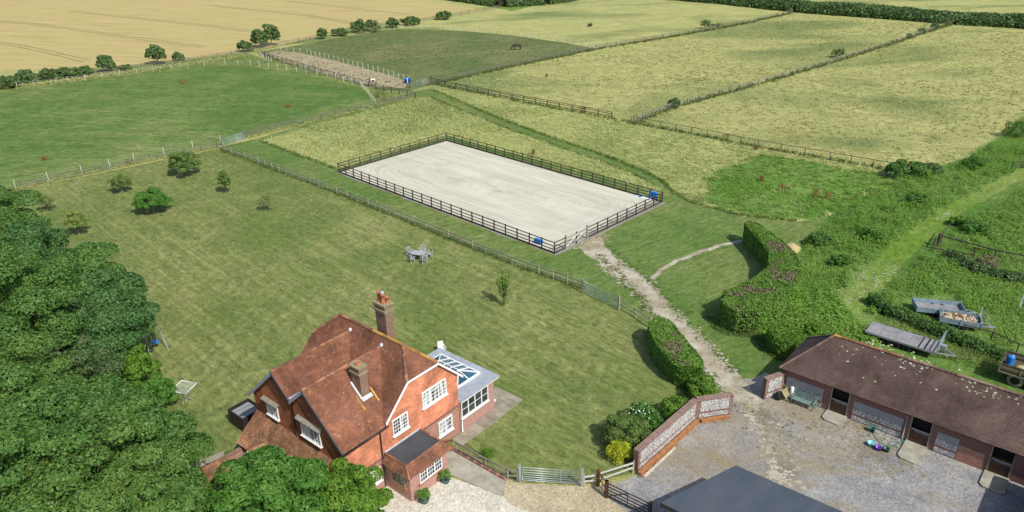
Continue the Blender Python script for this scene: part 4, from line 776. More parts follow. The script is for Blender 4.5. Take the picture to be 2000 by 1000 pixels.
# fence by the house: leaning cleft rails
fence('cleft_rail_fence', [(-4.08, 40.49), (-2.02, 38.80), (-0.57, 37.69), (0.03, 37.58)], 'cleft oak two-rail fence from the house corner to the wide metal gate', 2.3, 1.05, (.42, .85), (.13, .13), (.06, .11), 'weathered', 'weathered', wob=.05, seed=8, lean=.04, round_=7)
fence('cleft_rail_fence', [(4.27, 36.94), (5.20, 37.10), (7.59, 38.12)], 'silvery cleft two-rail fence between wide metal gate and flint wall', 1.9, 1.1, (.4, .85), (.13, .13), (.06, .11), 'cleft_oak', 'pale_rail', wob=.07, seed=9, lean=.04, round_=7)
# brown picket gate by the orangery, wicket and long yard gate
a = HW(-1.62, -.9); pg = thing('picket_gate', 'small brown picket gate between house wall and fence by the patio', 'gate', a, HRZ+R(-38))
for i in range(7): MB().b(i*.16-1.1, i*.16-1.1+.07, -.015, .015, .08, .95).build('picket', 'brown_gate', pg)
for z in (.25, .75): MB().b(-1.14, .02, .016, .05, z-.04, z+.04).build('rail', 'brown_gate', pg)
_ga, _gb, _gc = [(5.18, 36.96), (5.58, 35.94), (7.95, 34.07)]
def bar_gate(name, a, b, label, mat, h=1.25, rails=5, brace=True):
    a, b = Vector(a), Vector(b); d = b-a; L = d.length; g = thing(name, label, 'gate', (a.x, a.y, 0), math.atan2(d.y, d.x))
    for i in range(rails): MB().b(.1, L-.1, -.02, .02, .2+(h-.2)*i/(rails-1)-.035, .2+(h-.2)*i/(rails-1)+.035).build('rail', mat, g)
    for x in (.08, L-.08): MB().b(x-.04, x+.04, -.03, .03, .12, h+.1).build('stile', mat, g)
    if brace: MB().bar((.12, -.035, .22), (L*.5, -.035, h), .03, .06).build('brace', mat, g); MB().b(L/2-.03, L/2+.03, -.034, -.021, .15, h).build('upright', mat, g)
    for x in (0, L): MB().b(x-.09, x+.09, -.09, .09, 0, h+.18).build('gate_post', mat, g)
    return g
bar_gate('wicket_gate', _ga, _gb, 'narrow brown wooden wicket gate with tall posts at the yard entrance', 'brown_gate', 1.2, 3)
plain('dark_gate', (.05, .035, .028), .7, var=.3); bar_gate('yard_gate', _gb, _gc, 'long dark five-bar gate leading down beside the grey-roofed outbuilding', 'dark_gate', 1.2, 5)

# field fences -------------------------------------------------------------------------
fence('field_fence', [(-66.26, 95.75), (-60.89, 100.60), (-55.24, 105.66), (-45.40, 113.03)], 'low grey post and rail fence behind the garden fruit trees', 2.6, 1.05, (.35, .75), (.11, .11), (.05, .09), 'far_rail', 'weathered', seed=11, wob=.05)
fence('electric_fence', [(-67.17, 96.61), (-64.14, 99.31), (-60.96, 102.14), (-58.15, 104.68), (-55.86, 107.38), (-46.15, 116.37)], 'white post electric fence along the near edge of the green paddock', 4.6, 1.2, (), (.05, .05), pm='white_post', tape=((.75, 1.1), .005, 'white_post'), seed=12, lean=.08, group='white post electric fences')
fence('field_fence', [(-42.61, 118.11), (-38.88, 122.61), (-34.74, 126.76), (-24.88, 136.91), (-18.15, 142.64)], 'grey post and rail fence between green paddock and long grass by arena', 2.6, 1.1, (.4, .75, 1.05), (.11, .11), (.04, .09), 'far_rail', 'far_rail', seed=13, wob=.04)
fence('electric_fence', [(-109.59, 155.99), (-106.59, 158.04), (-98.34, 162.59), (-90.18, 168.49), (-81.21, 174.21), (-71.45, 179.66), (-67.08, 181.03), (-60.42, 179.10), (-50.33, 172.76), (-39.15, 164.01), (-30.24, 154.25)], 'white post electric fence curving round the far side of the green paddock', 3.4, 1.3, (), (.055, .055), pm='white_post', tape=((.7, 1.15), .01, 'white_post'), seed=14, lean=.09, group='white post electric fences')
fence('electric_fence', [(-29.84, 153.75), (-27.87, 148.16), (-26.06, 142.51), (-24.59, 138.03)], 'short row of white posts closing the paddock corner by the rusty docks', 2.2, 1.3, (), (.055, .055), pm='white_post', seed=15, lean=.09, group='white post electric fences')
fence('field_fence', [(-61.84, 192.17), (-52.41, 180.70), (-39.61, 166.16), (-26.68, 151.61), (-17.85, 143.44)], 'dark post and rail fence along the near edge of the muddy strip', 2.6, 1.15, (.4, .75, 1.08), (.11, .11), (.04, .09), 'creosote', 'far_rail', seed=16)
fence('electric_fence', [(-58.58, 198.19), (-50.47, 192.97), (-37.32, 177.87), (-28.70, 168.32), (-20.65, 157.66)], 'white post electric fence between muddy strip and worn paddock', 2.3, 1.25, (), (.055, .055), pm='white_post', tape=((1.1,), .01, 'white_post'), seed=17, lean=.1, group='white post electric fences')
fence('electric_fence', [(-62.11, 192.20), (-59.44, 186.54), (-56.52, 182.38)], 'few white posts at the far corner of the muddy strip', 2.0, 1.25, (), (.055, .055), pm='white_post', seed=18, lean=.08, group='white post electric fences')
fence('electric_fence', [(-33.43, 229.62), (-22.69, 228.17), (-13.49, 225.02), (1.29, 214.87), (14.59, 201.58), (21.58, 191.74)], 'white post electric fence along the far edge of the worn paddock', 3.0, 1.25, (), (.06, .06), pm='white_post', tape=((1.1,), .012, 'white_post'), seed=19, lean=.08, group='white post electric fences')
fence('field_fence', [(-115.08, 164.67), (-105.14, 166.79), (-90.17, 174.55), (-79.77, 182.37), (-66.51, 194.79), (-59.21, 206.61), (-45.13, 227.33), (-34.24, 235.71), (-15.20, 257.53), (-2.65, 273.71)], 'long grey field fence between wheat and paddocks', 4.0, 1.2, (.4, .8, 1.1), (.12, .12), (.04, .09), 'far_rail', 'far_rail', seed=20)
fence('field_fence', [(-16.20, 153.41), (-13.10, 156.94), (0.89, 170.90), (22.06, 190.25), (43.66, 206.03), (66.44, 223.78), (90.21, 246.24)], 'grey post and rail fence crossing the far meadows from the distant gate', 3.2, 1.2, (.4, .8, 1.1), (.12, .12), (.04, .1), 'far_rail', 'far_rail', seed=21)
fence('field_fence', [(-16.03, 156.24), (-12.76, 152.16), (0.62, 140.19), (17.48, 125.28)], 'dark post and rail fence running from the distant gate across the meadow', 2.8, 1.2, (.45, .85, 1.15), (.12, .12), (.04, .1), 'creosote', 'creosote', seed=22)
fence('field_fence', [(20.27, 122.46), (28.71, 115.15), (36.90, 107.50), (45.06, 101.10), (51.71, 95.58)], 'thin dark post and wire fence above the green hollow', 3.0, 1.2, (1.1,), (.1, .1), (.04, .07), 'far_rail', 'creosote', seed=23, tape=((.4, .75), .015, 'far_rail'))
fence('field_fence', [(20.60, 121.80), (29.75, 131.94), (49.30, 148.17), (74.35, 170.09), (96.73, 190.78), (125.94, 218.38)], 'grey post and rail fence dividing the two right-hand meadows', 3.0, 1.2, (.4, .8, 1.1), (.12, .12), (.04, .1), 'far_rail', 'weathered', seed=24)
fence('track_rails', [(67.00, 95.02), (74.08, 96.92)], 'dark wooden rails across the far end of the green track', 2.5, 1.25, (.35, .7, 1.1), (.14, .14), (.05, .11), 'creosote', 'creosote', seed=25)
plain('old_timber', (.07, .05, .04), .85, var=.4)
oc = thing('old_pen', 'broken dark timber pen rails among the weeds beside the green track', 'fence', [(44.61, 71.93)][0])
_q = [(x-[(44.61, 71.93)][0][0], y-[(44.61, 71.93)][0][1]) for x, y in [(44.22, 71.17), (47.34, 74.20), (45.00, 71.65), (48.69, 67.98), (51.35, 66.45), (43.59, 70.69), (47.00, 68.67)]]
MB().bar((*_q[0], .75), (*_q[1], 1.5), .08, .1).build('rail', 'old_timber', oc); MB().b(_q[2][0]-.15, _q[2][0]+.15, _q[2][1]-.15, _q[2][1]+.15, 0, 1.5).build('post', 'old_timber', oc); MB().bar((*_q[2], 1.3), (*_q[3], 1.2), .08, .12).build('rail', 'old_timber', oc); MB().bar((*_q[3], 1.2), (*_q[4], 1.1), .08, .12).build('rail', 'old_timber', oc); MB().bar((*_q[5], .4), (*_q[6], .4), .1, .1).build('rail', 'old_timber', oc)
for x, y in (_q[0], _q[3], _q[6]): MB().b(x-.06, x+.06, y-.06, y+.06, 0, 1.3).build('post', 'old_timber', oc)
fence('wire_fence', [(38.12, 54.47), (39.76, 53.18), (40.76, 51.33)], 'low dark rail fence behind the sided trailer', 2.2, .9, (.8,), (.08, .08), (.04, .07), 'old_timber', 'old_timber', seed=31)

# ------------------------------------------------------------------ vegetation
def leaf_mat(name, dark, mid, light, scale=.5, trans=.25, rough=.5):
    m = M(name); p = m.pos(); f = m.noise(p, scale, 4, .6, .4); c = m.ramp(m.isl(), [(0, dark), (.5, mid), (1, light)]); c = m.mix(m.ramp(f, [(.38, .0), (.62, .55)]), c, light); c = m.mix(.5, c, m.mix(1.0, c, m.ramp(m.noise(p, scale*4, 3, .6), [(.3, .7), (.7, 1.25)]), 'MULTIPLY'))
    MT[name] = m.leaf(c, rough, trans)
leaf_mat('leaf_dark', (.046, .13, .024), (.085, .195, .034), (.14, .26, .052), .4, .3)
leaf_mat('leaf_oak', (.042, .125, .024), (.078, .19, .034), (.135, .25, .05), .45, .3)
leaf_mat('leaf_grey', (.055, .11, .036), (.085, .15, .048), (.125, .19, .062), .6, .3)
leaf_mat('leaf_dark_blue', (.036, .115, .028), (.068, .17, .042), (.115, .23, .062), .4, .3)
leaf_mat('leaf_oak_olive', (.052, .132, .024), (.095, .198, .035), (.16, .258, .052), .45, .3)
leaf_mat('leaf_lush', (.045, .15, .020), (.078, .21, .028), (.12, .265, .04), .6, .3)
leaf_mat('leaf_bright', (0.067, 0.168, 0.016), (0.101, 0.218, 0.020), (0.151, 0.274, 0.029), .7)
leaf_mat('leaf_hedge', (.095, .225, .028), (.145, .285, .04), (.2, .335, .058), .8, .35)
leaf_mat('leaf_cut', (.125, .14, .055), (.165, .165, .075), (.215, .195, .10), .9, .1, .8)
leaf_mat('leaf_fruit', (.085, .17, .034), (.13, .225, .048), (.19, .27, .065), .8, .35)
leaf_mat('leaf_pale', (.14, .195, .06), (.2, .245, .085), (.26, .3, .11), .8, .35)
leaf_mat('leaf_yellow', (.26, .34, .016), (.38, .45, .02), (.52, .55, .035), 2)
leaf_mat('leaf_weed', (.09, .24, .022), (.165, .355, .038), (.27, .42, .075), .11, .4)
leaf_mat('leaf_weed_yellow', (.15, .26, .04), (.23, .33, .07), (.34, .39, .12), .15, .4)
leaf_mat('leaf_far', (.06, .125, .034), (.09, .165, .046), (.13, .2, .06), .2)
leaf_mat('grass_straw', (.32, .37, .12), (.43, .46, .17), (.53, .53, .225), .3, .4, .8)
leaf_mat('grass_green', (0.085, 0.160, 0.030), (0.120, 0.200, 0.040), (0.190, 0.240, 0.070), .3, .4, .8)
leaf_mat('hollow_blade', (.095, .20, .028), (.135, .25, .038), (.21, .30, .065), .3, .4, .8)
grass_mat('hollow_green', (.075, .16, .022), (.11, .205, .032), (.21, .265, .08), .5, R(20), fine=6, green=(.055, .155, .012))
leaf_mat('dock_rust', (0.140, 0.045, 0.025), (0.220, 0.075, 0.040), (0.290, 0.130, 0.060), 2, .1, .9)
leaf_mat('paddock_weed', (0.050, 0.075, 0.025), (0.075, 0.100, 0.035), (0.110, 0.130, 0.050), .3, .2, .8)
plain('flower_white', (.8, .8, .75), .8, var=.1)
m = M('bark'); p = m.obj(); c = m.ramp(m.noise(m.map(p, (3, 3, .6)), 2.5, 6, .75), [(.3, (.07, .055, .04)), (.5, (.15, .125, .095)), (.72, (.26, .23, .19))]); m.bump(m.noise(m.map(p, (5, 5, 1)), 3, 4, .7), .6, .04); MT['bark'] = m.out(c, .95, 0, .15)
plain('dead_wood', (.34, .30, .24), .9, var=.3, scale=4)

def limbs(parent, h, r, spread, rng, mat='bark', n=6, top=None, name='trunk', base=(0, 0)):
    mb = MB(); bx, by = base; top = top or h*.45; mb.tube([(bx, by, -.1), (bx+.05*r, by, h*.12), (bx+rng.uniform(-.2, .2)*r, by+rng.uniform(-.2, .2)*r, top)], [r*1.25, r, r*.75], 9)
    t = mb.build(name, mat, parent); lb = MB()
    for i in range(n):
        a = 2*PI*i/n+rng.uniform(-.4, .4); k = rng.uniform(.65, 1.0); e = (bx+math.cos(a)*spread*k, by+math.sin(a)*spread*k, top+(h-top)*rng.uniform(.45, .95)); s = (bx, by, top*rng.uniform(.7, 1.0)); md = tuple(s[j]*.5+e[j]*.5+(0, 0, (h-top)*.08)[j] for j in range(3))
        lb.tube([s, md, e], [r*.55, r*.36, r*.1], 6)
    lb.build('limbs', mat, parent); return t
def tree(name, label, at, rx, ry, rz, cz, n, size, mat, seed, sub=None, nb=26, group=None, trunk=.28, low=-.45, cat='tree', base=None, part='crown', aspect=.55, core=True):
    """at: ground position under the crown centre"""
    rng = np.random.default_rng(seed); rp = random.Random(seed); t = thing(name, label, cat, at, 0, group); sub = sub or min(rx, rz)*.34
    bl = crown_blobs(rx, ry, rz, cz, nb, sub, rng, low)
    foliage(part, bl, n, size, mat, t, rng, aspect=aspect, low=-.25 if n > 12000 else -.5)
    if trunk: limbs(t, cz+rz*.5, trunk, rx*.6, rp, top=max(.3, cz-rz*.5))
    return t
def at(px, z): return (px[0], px[1])
# tall dark trees along the left edge
LT = 'tall dark trees on the left'
for k, (c, r, ry_, rz_, cz, lb) in enumerate((
    ([(-52.47, 68.06, 5.00)][0], 6.0, 6.0, 5.0, 5.0, 'dark green broadleaf tree at the left edge, farthest of the row'),
    ([(-42.40, 56.99, 5.00)][0], 5.4, 5.2, 5.0, 5.0, 'dark green broadleaf tree whose crown overhangs the lawn beside the small saplings'),
    ([(-36.03, 54.56, 4.60)][0], 4.7, 4.5, 4.6, 4.6, 'rounded dark green tree reaching furthest onto the lawn, behind the swing frame'),
    ([(-37.29, 48.32, 6.00)][0], 6.0, 5.4, 5.6, 6.0, 'dark green tree at the left edge with deep shadowed gaps'),
    ([(-33.17, 51.65, 4.20)][0], 3.9, 3.8, 3.9, 4.2, 'dark green tree between the swing and the picture edge'))):
    tree('broadleaf_tree', lb, c[:2], r, ry_, rz_, cz, 54000, .112, ('leaf_dark', 'leaf_dark_blue', 'leaf_dark', 'leaf_dark', 'leaf_dark_blue')[k], 40+k, sub=1.3, nb=54, group=LT, trunk=.4)
tree('yew_tree', 'dull grey-green feathery tree between the dark trees and the oak', [(-33.57, 47.49, 3.40)][0][:2], 3.9, 3.2, 3.1, 3.3, 22000, .1, 'leaf_grey', 50, sub=.9, nb=40, trunk=.3)
tree('bushy_shrub', 'bright green rounded bush beside the lawn below the swing', [(-29.46, 49.06, 1.60)][0][:2], 1.55, 1.5, 1.6, 1.6, 6000, .11, 'leaf_bright', 51, sub=.5, nb=26, trunk=.08, cat='bush')
tree('bushy_shrub', 'mid green bush nearest the white mesh frame on the lawn', [(-26.55, 46.30, 1.30)][0][:2], 1.25, 1.2, 1.35, 1.3, 4500, .11, 'leaf_lush', 52, sub=.42, nb=24, trunk=.08, cat='bush')
OK_ = 'olive green oaks in the lower left'
for k, (c, r, rz_, cz, lb) in enumerate((
    ([(-21.77, 33.33, 6.20)][0], 3.5, 3.9, 5.6, 'olive green oak nearest the small outhouse'),
    ([(-26.68, 34.98, 6.50)][0], 4.4, 4.4, 6.0, 'olive green oak with mixed light and dark clumps, above the others'),
    ([(-30.15, 36.85, 7.00)][0], 4.4, 4.6, 6.5, 'olive green oak at the left edge with bare pale branches showing'),
    ([(-21.23, 29.53, 7.00)][0], 4.2, 4.4, 6.2, 'olive green oak at the bottom left of the picture'),
    ([(-25.45, 29.83, 7.00)][0], 4.4, 4.6, 6.5, 'olive green oak in the bottom left corner'),
    ([(-19.32, 29.90, 5.20)][0], 2.4, 3.2, 4.6, 'narrow olive green oak beside the outhouse at the bottom edge'))):
    t = tree('oak_tree', lb, c[:2], r, r*.95, rz_, cz, 44000, .098, ('leaf_oak', 'leaf_oak', 'leaf_oak_olive', 'leaf_oak_olive', 'leaf_oak', 'leaf_oak')[k], 60+k, sub=1.0, nb=54, group=OK_, trunk=.38)
    if k == 2:
        d = MB(); 
        for e in ((1.6, -1.0, 1.3), (-.9, -1.1, 1.5), (.5, -1.4, 1.9), (1.9, -.3, .7), (-1.5, -.6, .8)): d.tube([(1.2, -4.4, cz+.6), (1.2+e[0]*.5, -4.4+e[1]*.5, cz+.8+e[2]*.6), (1.2+e[0], -4.4+e[1], cz+.6+e[2])], [.13, .08, .025], 6)
        d.tube([(.6, -2.5, cz-1.5), (1.0, -3.6, cz-.4), (1.2, -4.5, cz+.7)], [.3, .24, .15], 7); d.build('dead_branch', 'dead_wood', t)
# garden tree in front of the house wing
tree('chestnut_tree', 'dense dark green tree in front of the house at the bottom edge', [(-13.31, 31.25, 4.20)][0][:2], 3.4, 3.4, 2.9, 3.9, 34000, .115, 'leaf_lush', 70, sub=.8, nb=90, trunk=.3)
tree('garden_tree', 'brighter green leafy tree touching the house front beside the driveway', [(-9.81, 32.65, 3.40)][0][:2], 2.25, 2.2, 2.3, 3.0, 18000, .105, 'leaf_bright', 71, sub=.6, nb=60, trunk=.22)

# orchard trees and saplings on the lawn
OG = 'young fruit trees on the lawn'
tree('fruit_tree', 'largest round fruit tree, close to the pale blue paddock gate', (-45.44, 100.27), 2.1, 2.0, 1.5, 1.75, 10000, .105, 'leaf_fruit', 80, sub=.55, nb=30, group=OG, trunk=.12)
tree('fruit_tree', 'broad dark green fruit tree in the middle of the young orchard', (-43.96, 86.09), 2.05, 1.9, 1.4, 1.65, 10000, .105, 'leaf_lush', 81, sub=.5, nb=30, group=OG, trunk=.12)
tree('fruit_tree', 'small bushy fruit tree between the two largest ones and the rail fence', (-51.40, 93.89), 1.3, 1.2, 1.0, 1.25, 4200, .095, 'leaf_fruit', 82, sub=.38, nb=22, group=OG, trunk=.07)
tree('fruit_tree', 'slim upright young tree nearest the garden post and rail fence corner', (-37.22, 92.66), .75, .75, 1.25, 1.55, 2600, .09, 'leaf_fruit', 83, sub=.32, nb=20, group=OG, trunk=.06)
tree('fruit_tree', 'sparse greyish sapling standing alone, rightmost of the orchard', (-30.14, 85.98), .85, .8, .75, 1.05, 620, .09, 'leaf_pale', 84, sub=.3, nb=16, group=OG, trunk=.05)
tree('fruit_tree', 'yellow-green sapling closest to the dark trees, upper of two', (-57.80, 87.53), .95, .9, .8, 1.1, 1500, .09, 'leaf_pale', 85, sub=.34, nb=16, group=OG, trunk=.05)
tree('fruit_tree', 'yellow-green young tree beside the dark tree crown, lower of two', (-49.89, 79.82), 1.15, 1.1, 1.3, 1.6, 2600, .1, 'leaf_weed_yellow', 86, sub=.4, nb=22, group=OG, trunk=.06)
sp = thing('sapling', 'thin bright green sapling alone on the lawn above the orangery', 'tree', (-0.86, 60.87)); rng = np.random.default_rng(88); rp = random.Random(88)
mb = MB(); ctr = []
for i in range(16):
    a = rp.uniform(0, 2*PI); h = rp.uniform(.9, 2.9); s = rp.uniform(.3, .85); e = (math.cos(a)*s, math.sin(a)*s, h+1.0); mb.tube([(0, 0, .3+h*.35), (e[0]*.45, e[1]*.45, h*.75), e], [.025, .018, .006], 5)
    for t in np.linspace(.2, 1, 52): ctr.append(np.array([e[0]*t, e[1]*t, (.3+h*.35)*(1-t)+e[2]*t])+rng.normal(0, .07, 3))
mb.tube([(0, 0, 0), (.03, 0, 1.6), (0, .04, 3.0)], [.05, .035, .01], 6); mb.build('trunk', 'bark', sp)
for i in range(60): ctr.append(np.array([rng.normal(0, .12), rng.normal(0, .12), rng.uniform(.1, .7)]))
c = np.array(ctr); v, f = leaves(c, rng.normal(0, 1, c.shape), .085, rng); obj('crown', np_mesh('crown', v, f, 'leaf_bright'), None, sp)

# clipped hedges: upright sides, flat cut tops ------------------------------------------
def hedge(name, label, path, width, h, n, seed, mat='leaf_hedge', top='leaf_cut', cut=.4, size=.1, hround=.35, group=None):
    """path: list of (x,y); width: number or list; a body of twigs inside, leaves on the sides, a trimmed top"""
    rng = np.random.default_rng(seed); o0 = np.array(path[0]); P = np.array(path)-o0; root = thing(name, label, 'hedge', (*path[0], 0), 0, group)
    W = np.array(width if isinstance(width, (list, tuple)) else [width]*len(P), float); seg = np.hypot(*np.diff(P, axis=0).T); cum = np.concatenate([[0], np.cumsum(seg)]); T = cum[-1]
    def at_(t): return np.stack([np.interp(t, cum, P[:, 0]), np.interp(t, cum, P[:, 1])], -1), np.interp(t, cum, W)
    def frame(t):
        a, _ = at_(np.clip(t-.25, 0, T)); b, _ = at_(np.clip(t+.25, 0, T)); d = b-a; d /= np.linalg.norm(d, axis=-1)[..., None]+1e-9; return d, np.stack([-d[..., 1], d[..., 0]], -1)
    core = MB(); K = max(6, int(T/.6)); ts = np.linspace(.12, T-.12, K); c0, w0 = at_(ts); d0, n0 = frame(ts); rings = []
    for i in range(K):
        e = .8 if 1 < i < K-2 else (.55 if 0 < i < K-1 else .2); w = w0[i]*.5*e; rings.append([(*(c0[i]-n0[i]*w), 0), (*(c0[i]-n0[i]*w), h*.86), (*(c0[i]+n0[i]*w), h*.86), (*(c0[i]+n0[i]*w), 0)])
    vs = [q for r_ in rings for q in r_]; fs = []
    for i in range(K-1):
        for j in range(3): fs.append((i*4+j, i*4+j+1, (i+1)*4+j+1, (i+1)*4+j))
    fs += [(0, 1, 2, 3), tuple((K-1)*4+j for j in (3, 2, 1, 0))]; core.add(vs, fs); core.build('twigs', 'hedge_core', root)
    ns, nt = int(n*.62), int(n*.38)
    t = rng.uniform(-.12, T+.12, ns); c, w = at_(np.clip(t, 0, T)); d, nr = frame(np.clip(t, 0, T)); sd = rng.choice([-1, 1], ns); z = h*rng.random(ns)**.9; lump = (fbm(t*1.1+sd*9, z*1.6, seed, 3)-.5)*.34; endk = np.minimum(np.clip(t, 0, T), T-np.clip(t, 0, T)); er = np.sqrt(np.clip(1-(1-np.clip(endk/(w*.5), 0, 1))**2, .05, 1)); prof = 1-.16*np.clip((z/h-.75)/.25, 0, 1)**2-.08*np.clip((.3-z/h)/.3, 0, 1)
    off = (w*.5*prof*er+lump-rng.random(ns)*.14)*sd; p = np.concatenate([c+nr*off[:, None]+d*(t-np.clip(t, 0, T))[:, None], z[:, None]], 1); nm = np.concatenate([nr*sd[:, None], np.full((ns, 1), .25)], 1); v1, f1 = leaves(p, nm, size, rng)
    obj('side_leaves', np_mesh('side_leaves', v1, f1, mat), None, root)
    t = rng.uniform(0, T, nt); c, w = at_(t); d, nr = frame(t); endk = np.minimum(t, T-t); er = np.sqrt(np.clip(1-(1-np.clip(endk/(w*.5), 0, 1))**2, .05, 1)); q = rng.uniform(-1, 1, nt); off = q*w*.5*er*.98; z = h*(1-.06*np.abs(q)**3)+(fbm(c[:, 0]*1.5+off, c[:, 1]*1.5, seed+3, 3)-.5)*.22-rng.random(nt)*.1
    p = np.concatenate([c+nr*off[:, None], z[:, None]], 1); bare = (fbm(p[:, 0]*.7+seed, p[:, 1]*.7, seed+9, 3) < cut) & (np.abs(q) < .8)
    for m_, mt, nme, ss in ((~bare, mat, 'top_leaves', size), (bare, top, 'trimmed_top', size*.8)):
        if m_.sum(): v2, f2 = leaves(p[m_], np.tile([0, 0, 1.0], (int(m_.sum()), 1)), ss, rng); obj(nme, np_mesh(nme, v2, f2, mt), None, root)['kind'] = 'stuff'
    return root
plain('hedge_core', (.035, .034, .018), .95, var=.4, scale=6)
hedge('clipped_hedge', 'clipped hedge with brown trimmed top between the lawn and the dirt path', [(12.19, 54.68), (12.34, 52.27), (12.76, 50.01), (13.27, 48.24), (13.83, 47.21)], [1.9, 2.5, 2.6, 2.4, 1.9], 2.05, 19000, 90, cut=.42)
tree('bushy_shrub', 'rounded green bush ending the clipped hedge behind the flint wall', (13.88, 46.10), .95, .9, .9, .85, 3200, .1, 'leaf_bright', 91, sub=.35, nb=22, trunk=.06, cat='bush')
hedge('clipped_hedge', 'long S-shaped hedge curving from the trodden path to the dirt path, with bare brown patch', [(25.47, 74.23), (26.01, 71.44), (26.45, 68.46), (26.43, 65.58), (25.54, 62.62), (23.59, 60.01), (21.33, 57.95), (19.36, 56.60), (18.16, 56.65)], [1.3, 1.9, 2.4, 2.8, 3.2, 3.8, 4.4, 4.4, 3.2], 2.35, 46000, 92, cut=.36)
hedge('clipped_hedge', 'bright green hedge block against the back corner of the stables', [(21.19, 53.18), (22.11, 52.36), (23.28, 51.85)], [2.4, 2.9, 2.6], 1.75, 12000, 94, mat='leaf_bright', cut=.2)
# shrubs behind the flint wall
tree('bushy_shrub', 'large dull green rounded shrub on the lawn side of the flint wall', (7.53, 40.97), 1.45, 1.35, 1.15, 1.05, 7000, .075, 'leaf_fruit', 95, sub=.45, nb=30, trunk=.07, cat='shrub')
tree('golden_shrub', 'round golden yellow shrub at the foot of the flint wall', (6.91, 39.53), .78, .74, .68, .62, 4600, .05, 'leaf_yellow', 96, sub=.27, nb=50, trunk=.05, cat='shrub')
rb = tree('rose_bush', 'leafy green rose bush with white blooms above the large shrub', (8.91, 42.93), .95, .9, .85, .9, 2400, .08, 'leaf_lush', 97, sub=.32, nb=20, trunk=.05, cat='shrub'); rng = np.random.default_rng(97); fl = MB()
for i in range(34):
    a = rng.uniform(0, 6.28); q = rng.uniform(.3, 1); fl.lathe([(0, -.02), (.055, 0), (.04, .04), (0, .05)], (math.cos(a)*q*.95, math.sin(a)*q*.9, .9+.85*math.sqrt(max(0, 1-q*q*.9))+.02), 6)
fl.build('blooms', 'flower_white', rb)
tree('bushy_shrub', 'leafy green shrub between rose bush and angle of the flint wall', (11.50, 43.84), 1.1, .95, .8, .8, 3200, .09, 'leaf_bright', 98, sub=.36, nb=22, trunk=.05, cat='shrub')
tree('bushy_shrub', 'mid green shrub tucked against the middle of the flint wall', (9.74, 41.89), .8, .75, .65, .6, 2000, .08, 'leaf_lush', 99, sub=.28, nb=18, trunk=.05, cat='shrub')
tree('golden_shrub', 'small yellow-green shrub close to the wall coping', (9.92, 42.10), .35, .33, .4, .75, 700, .05, 'leaf_yellow', 100, sub=.14, nb=14, trunk=.04, cat='shrub')
tree('bushy_shrub', 'small spiky green plant growing by the cleft rail fence', (-1.90, 39.75), .42, .4, .5, .45, 700, .09, 'leaf_bright', 101, sub=.16, nb=14, trunk=.03, cat='plant', aspect=.2)
tree('bushy_shrub', 'small bright shrub by the low orange brick wall', (-19.14, 39.73), .45, .4, .6, .6, 900, .08, 'leaf_bright', 102, sub=.18, nb=14, trunk=.03, cat='plant')

# far hedge bushes between wheat and paddock --------------------------------------------
FB = 'bushes along the wheat field edge'
fb = [(3.4, 2.0, 'low dark bush at the far left edge by the wheat'), (2.8, 2.4, 'dark rounded bush second from the left edge'), (3.2, 2.0, 'brownish bush at the start of the dense bush group'), (3.6, 2.0, 'green bush in the middle of the dense group'), (3.6, 1.8, 'low green bush right of the dense group'), (2.8, 3.0, 'small tree rising from the low bushes'), (2.6, 1.0, 'low green scrub next to the small tree'),
      (3.0, 4.0, 'leaning dark tree standing alone against the wheat'), (2.0, 1.6, 'small bush right of the leaning tree'), (2.4, 2.4, 'bush left of the twin-topped tree'), (3.4, 4.2, 'left half of the twin-topped tree at the mud strip corner'), (3.0, 5.2, 'taller right half of the twin-topped tree'), (1.9, 2.6, 'small dark upright bush behind the worn paddock'), (3.6, 1.9, 'low rounded bush left of the long dark bush'), (7.2, 3.0, 'long dark bush on the wheat boundary'), (2.6, 2.2, 'small bush right of the long dark bush'), (5.0, 2.2, 'low clipped-looking bush beyond the worn paddock'), (4.0, 2.2, 'small square bush near the top of the wheat boundary')]
FARP = [(-106.09, 159.89), (-104.54, 164.18), (-101.29, 167.99), (-98.82, 169.34), (-95.52, 171.18), (-92.31, 175.34), (-88.81, 176.71), (-84.01, 183.44), (-80.70, 187.56), (-67.43, 197.75), (-65.14, 203.44), (-63.10, 206.29), (-51.55, 215.53), (-47.34, 220.25), (-41.59, 225.92), (-34.28, 233.69), (-29.55, 238.16), (-20.30, 248.85)]
for k, (r, h, lb) in enumerate(fb):
    p = FARP[k]; tree('hedgerow_bush', lb, p, r*.62, r*.5, h*.55, h*.52, 1500, .3, 'leaf_far', 110+k, sub=min(r*.3, h*.3), nb=18, group=FB, trunk=.1, cat='bush')
for k, (p, r, h, lb) in enumerate((((56.22, 219.41), 2.2, 2.2, 'round bush on the far meadow fence, left one'), ((60.25, 222.68), 4.0, .8, 'low green scrub beside the far meadow fence bush'), ((75.42, 173.61), 2.0, 2.0, 'bush on the fence dividing the right-hand meadows, middle one'), ((29.39, 131.97), 1.3, 1.5, 'small bush at the near end of the dividing fence'), ((120.90, 214.32), 2.4, 2.2, 'bush at the far end of the dividing fence by the long hedge'), ((115.99, 209.50), 1.6, 1.6, 'small bush second from the far end of the dividing fence'), ((109.46, 203.42), 1.4, 1.4, 'small bush third from the far end of the dividing fence'), ((102.91, 196.91), 1.0, 1.1, 'tiny dark bush on the dividing fence'), ((24.24, 227.65), .9, .9, 'tiny dark weed in the farthest meadow'))):
    tree('fence_bush', lb, p, r*.6, r*.55, h*.55, h*.5, 700, .16, 'leaf_far', 140+k, sub=h*.28, nb=14, group='bushes on the meadow fences', trunk=.05, cat='bush')
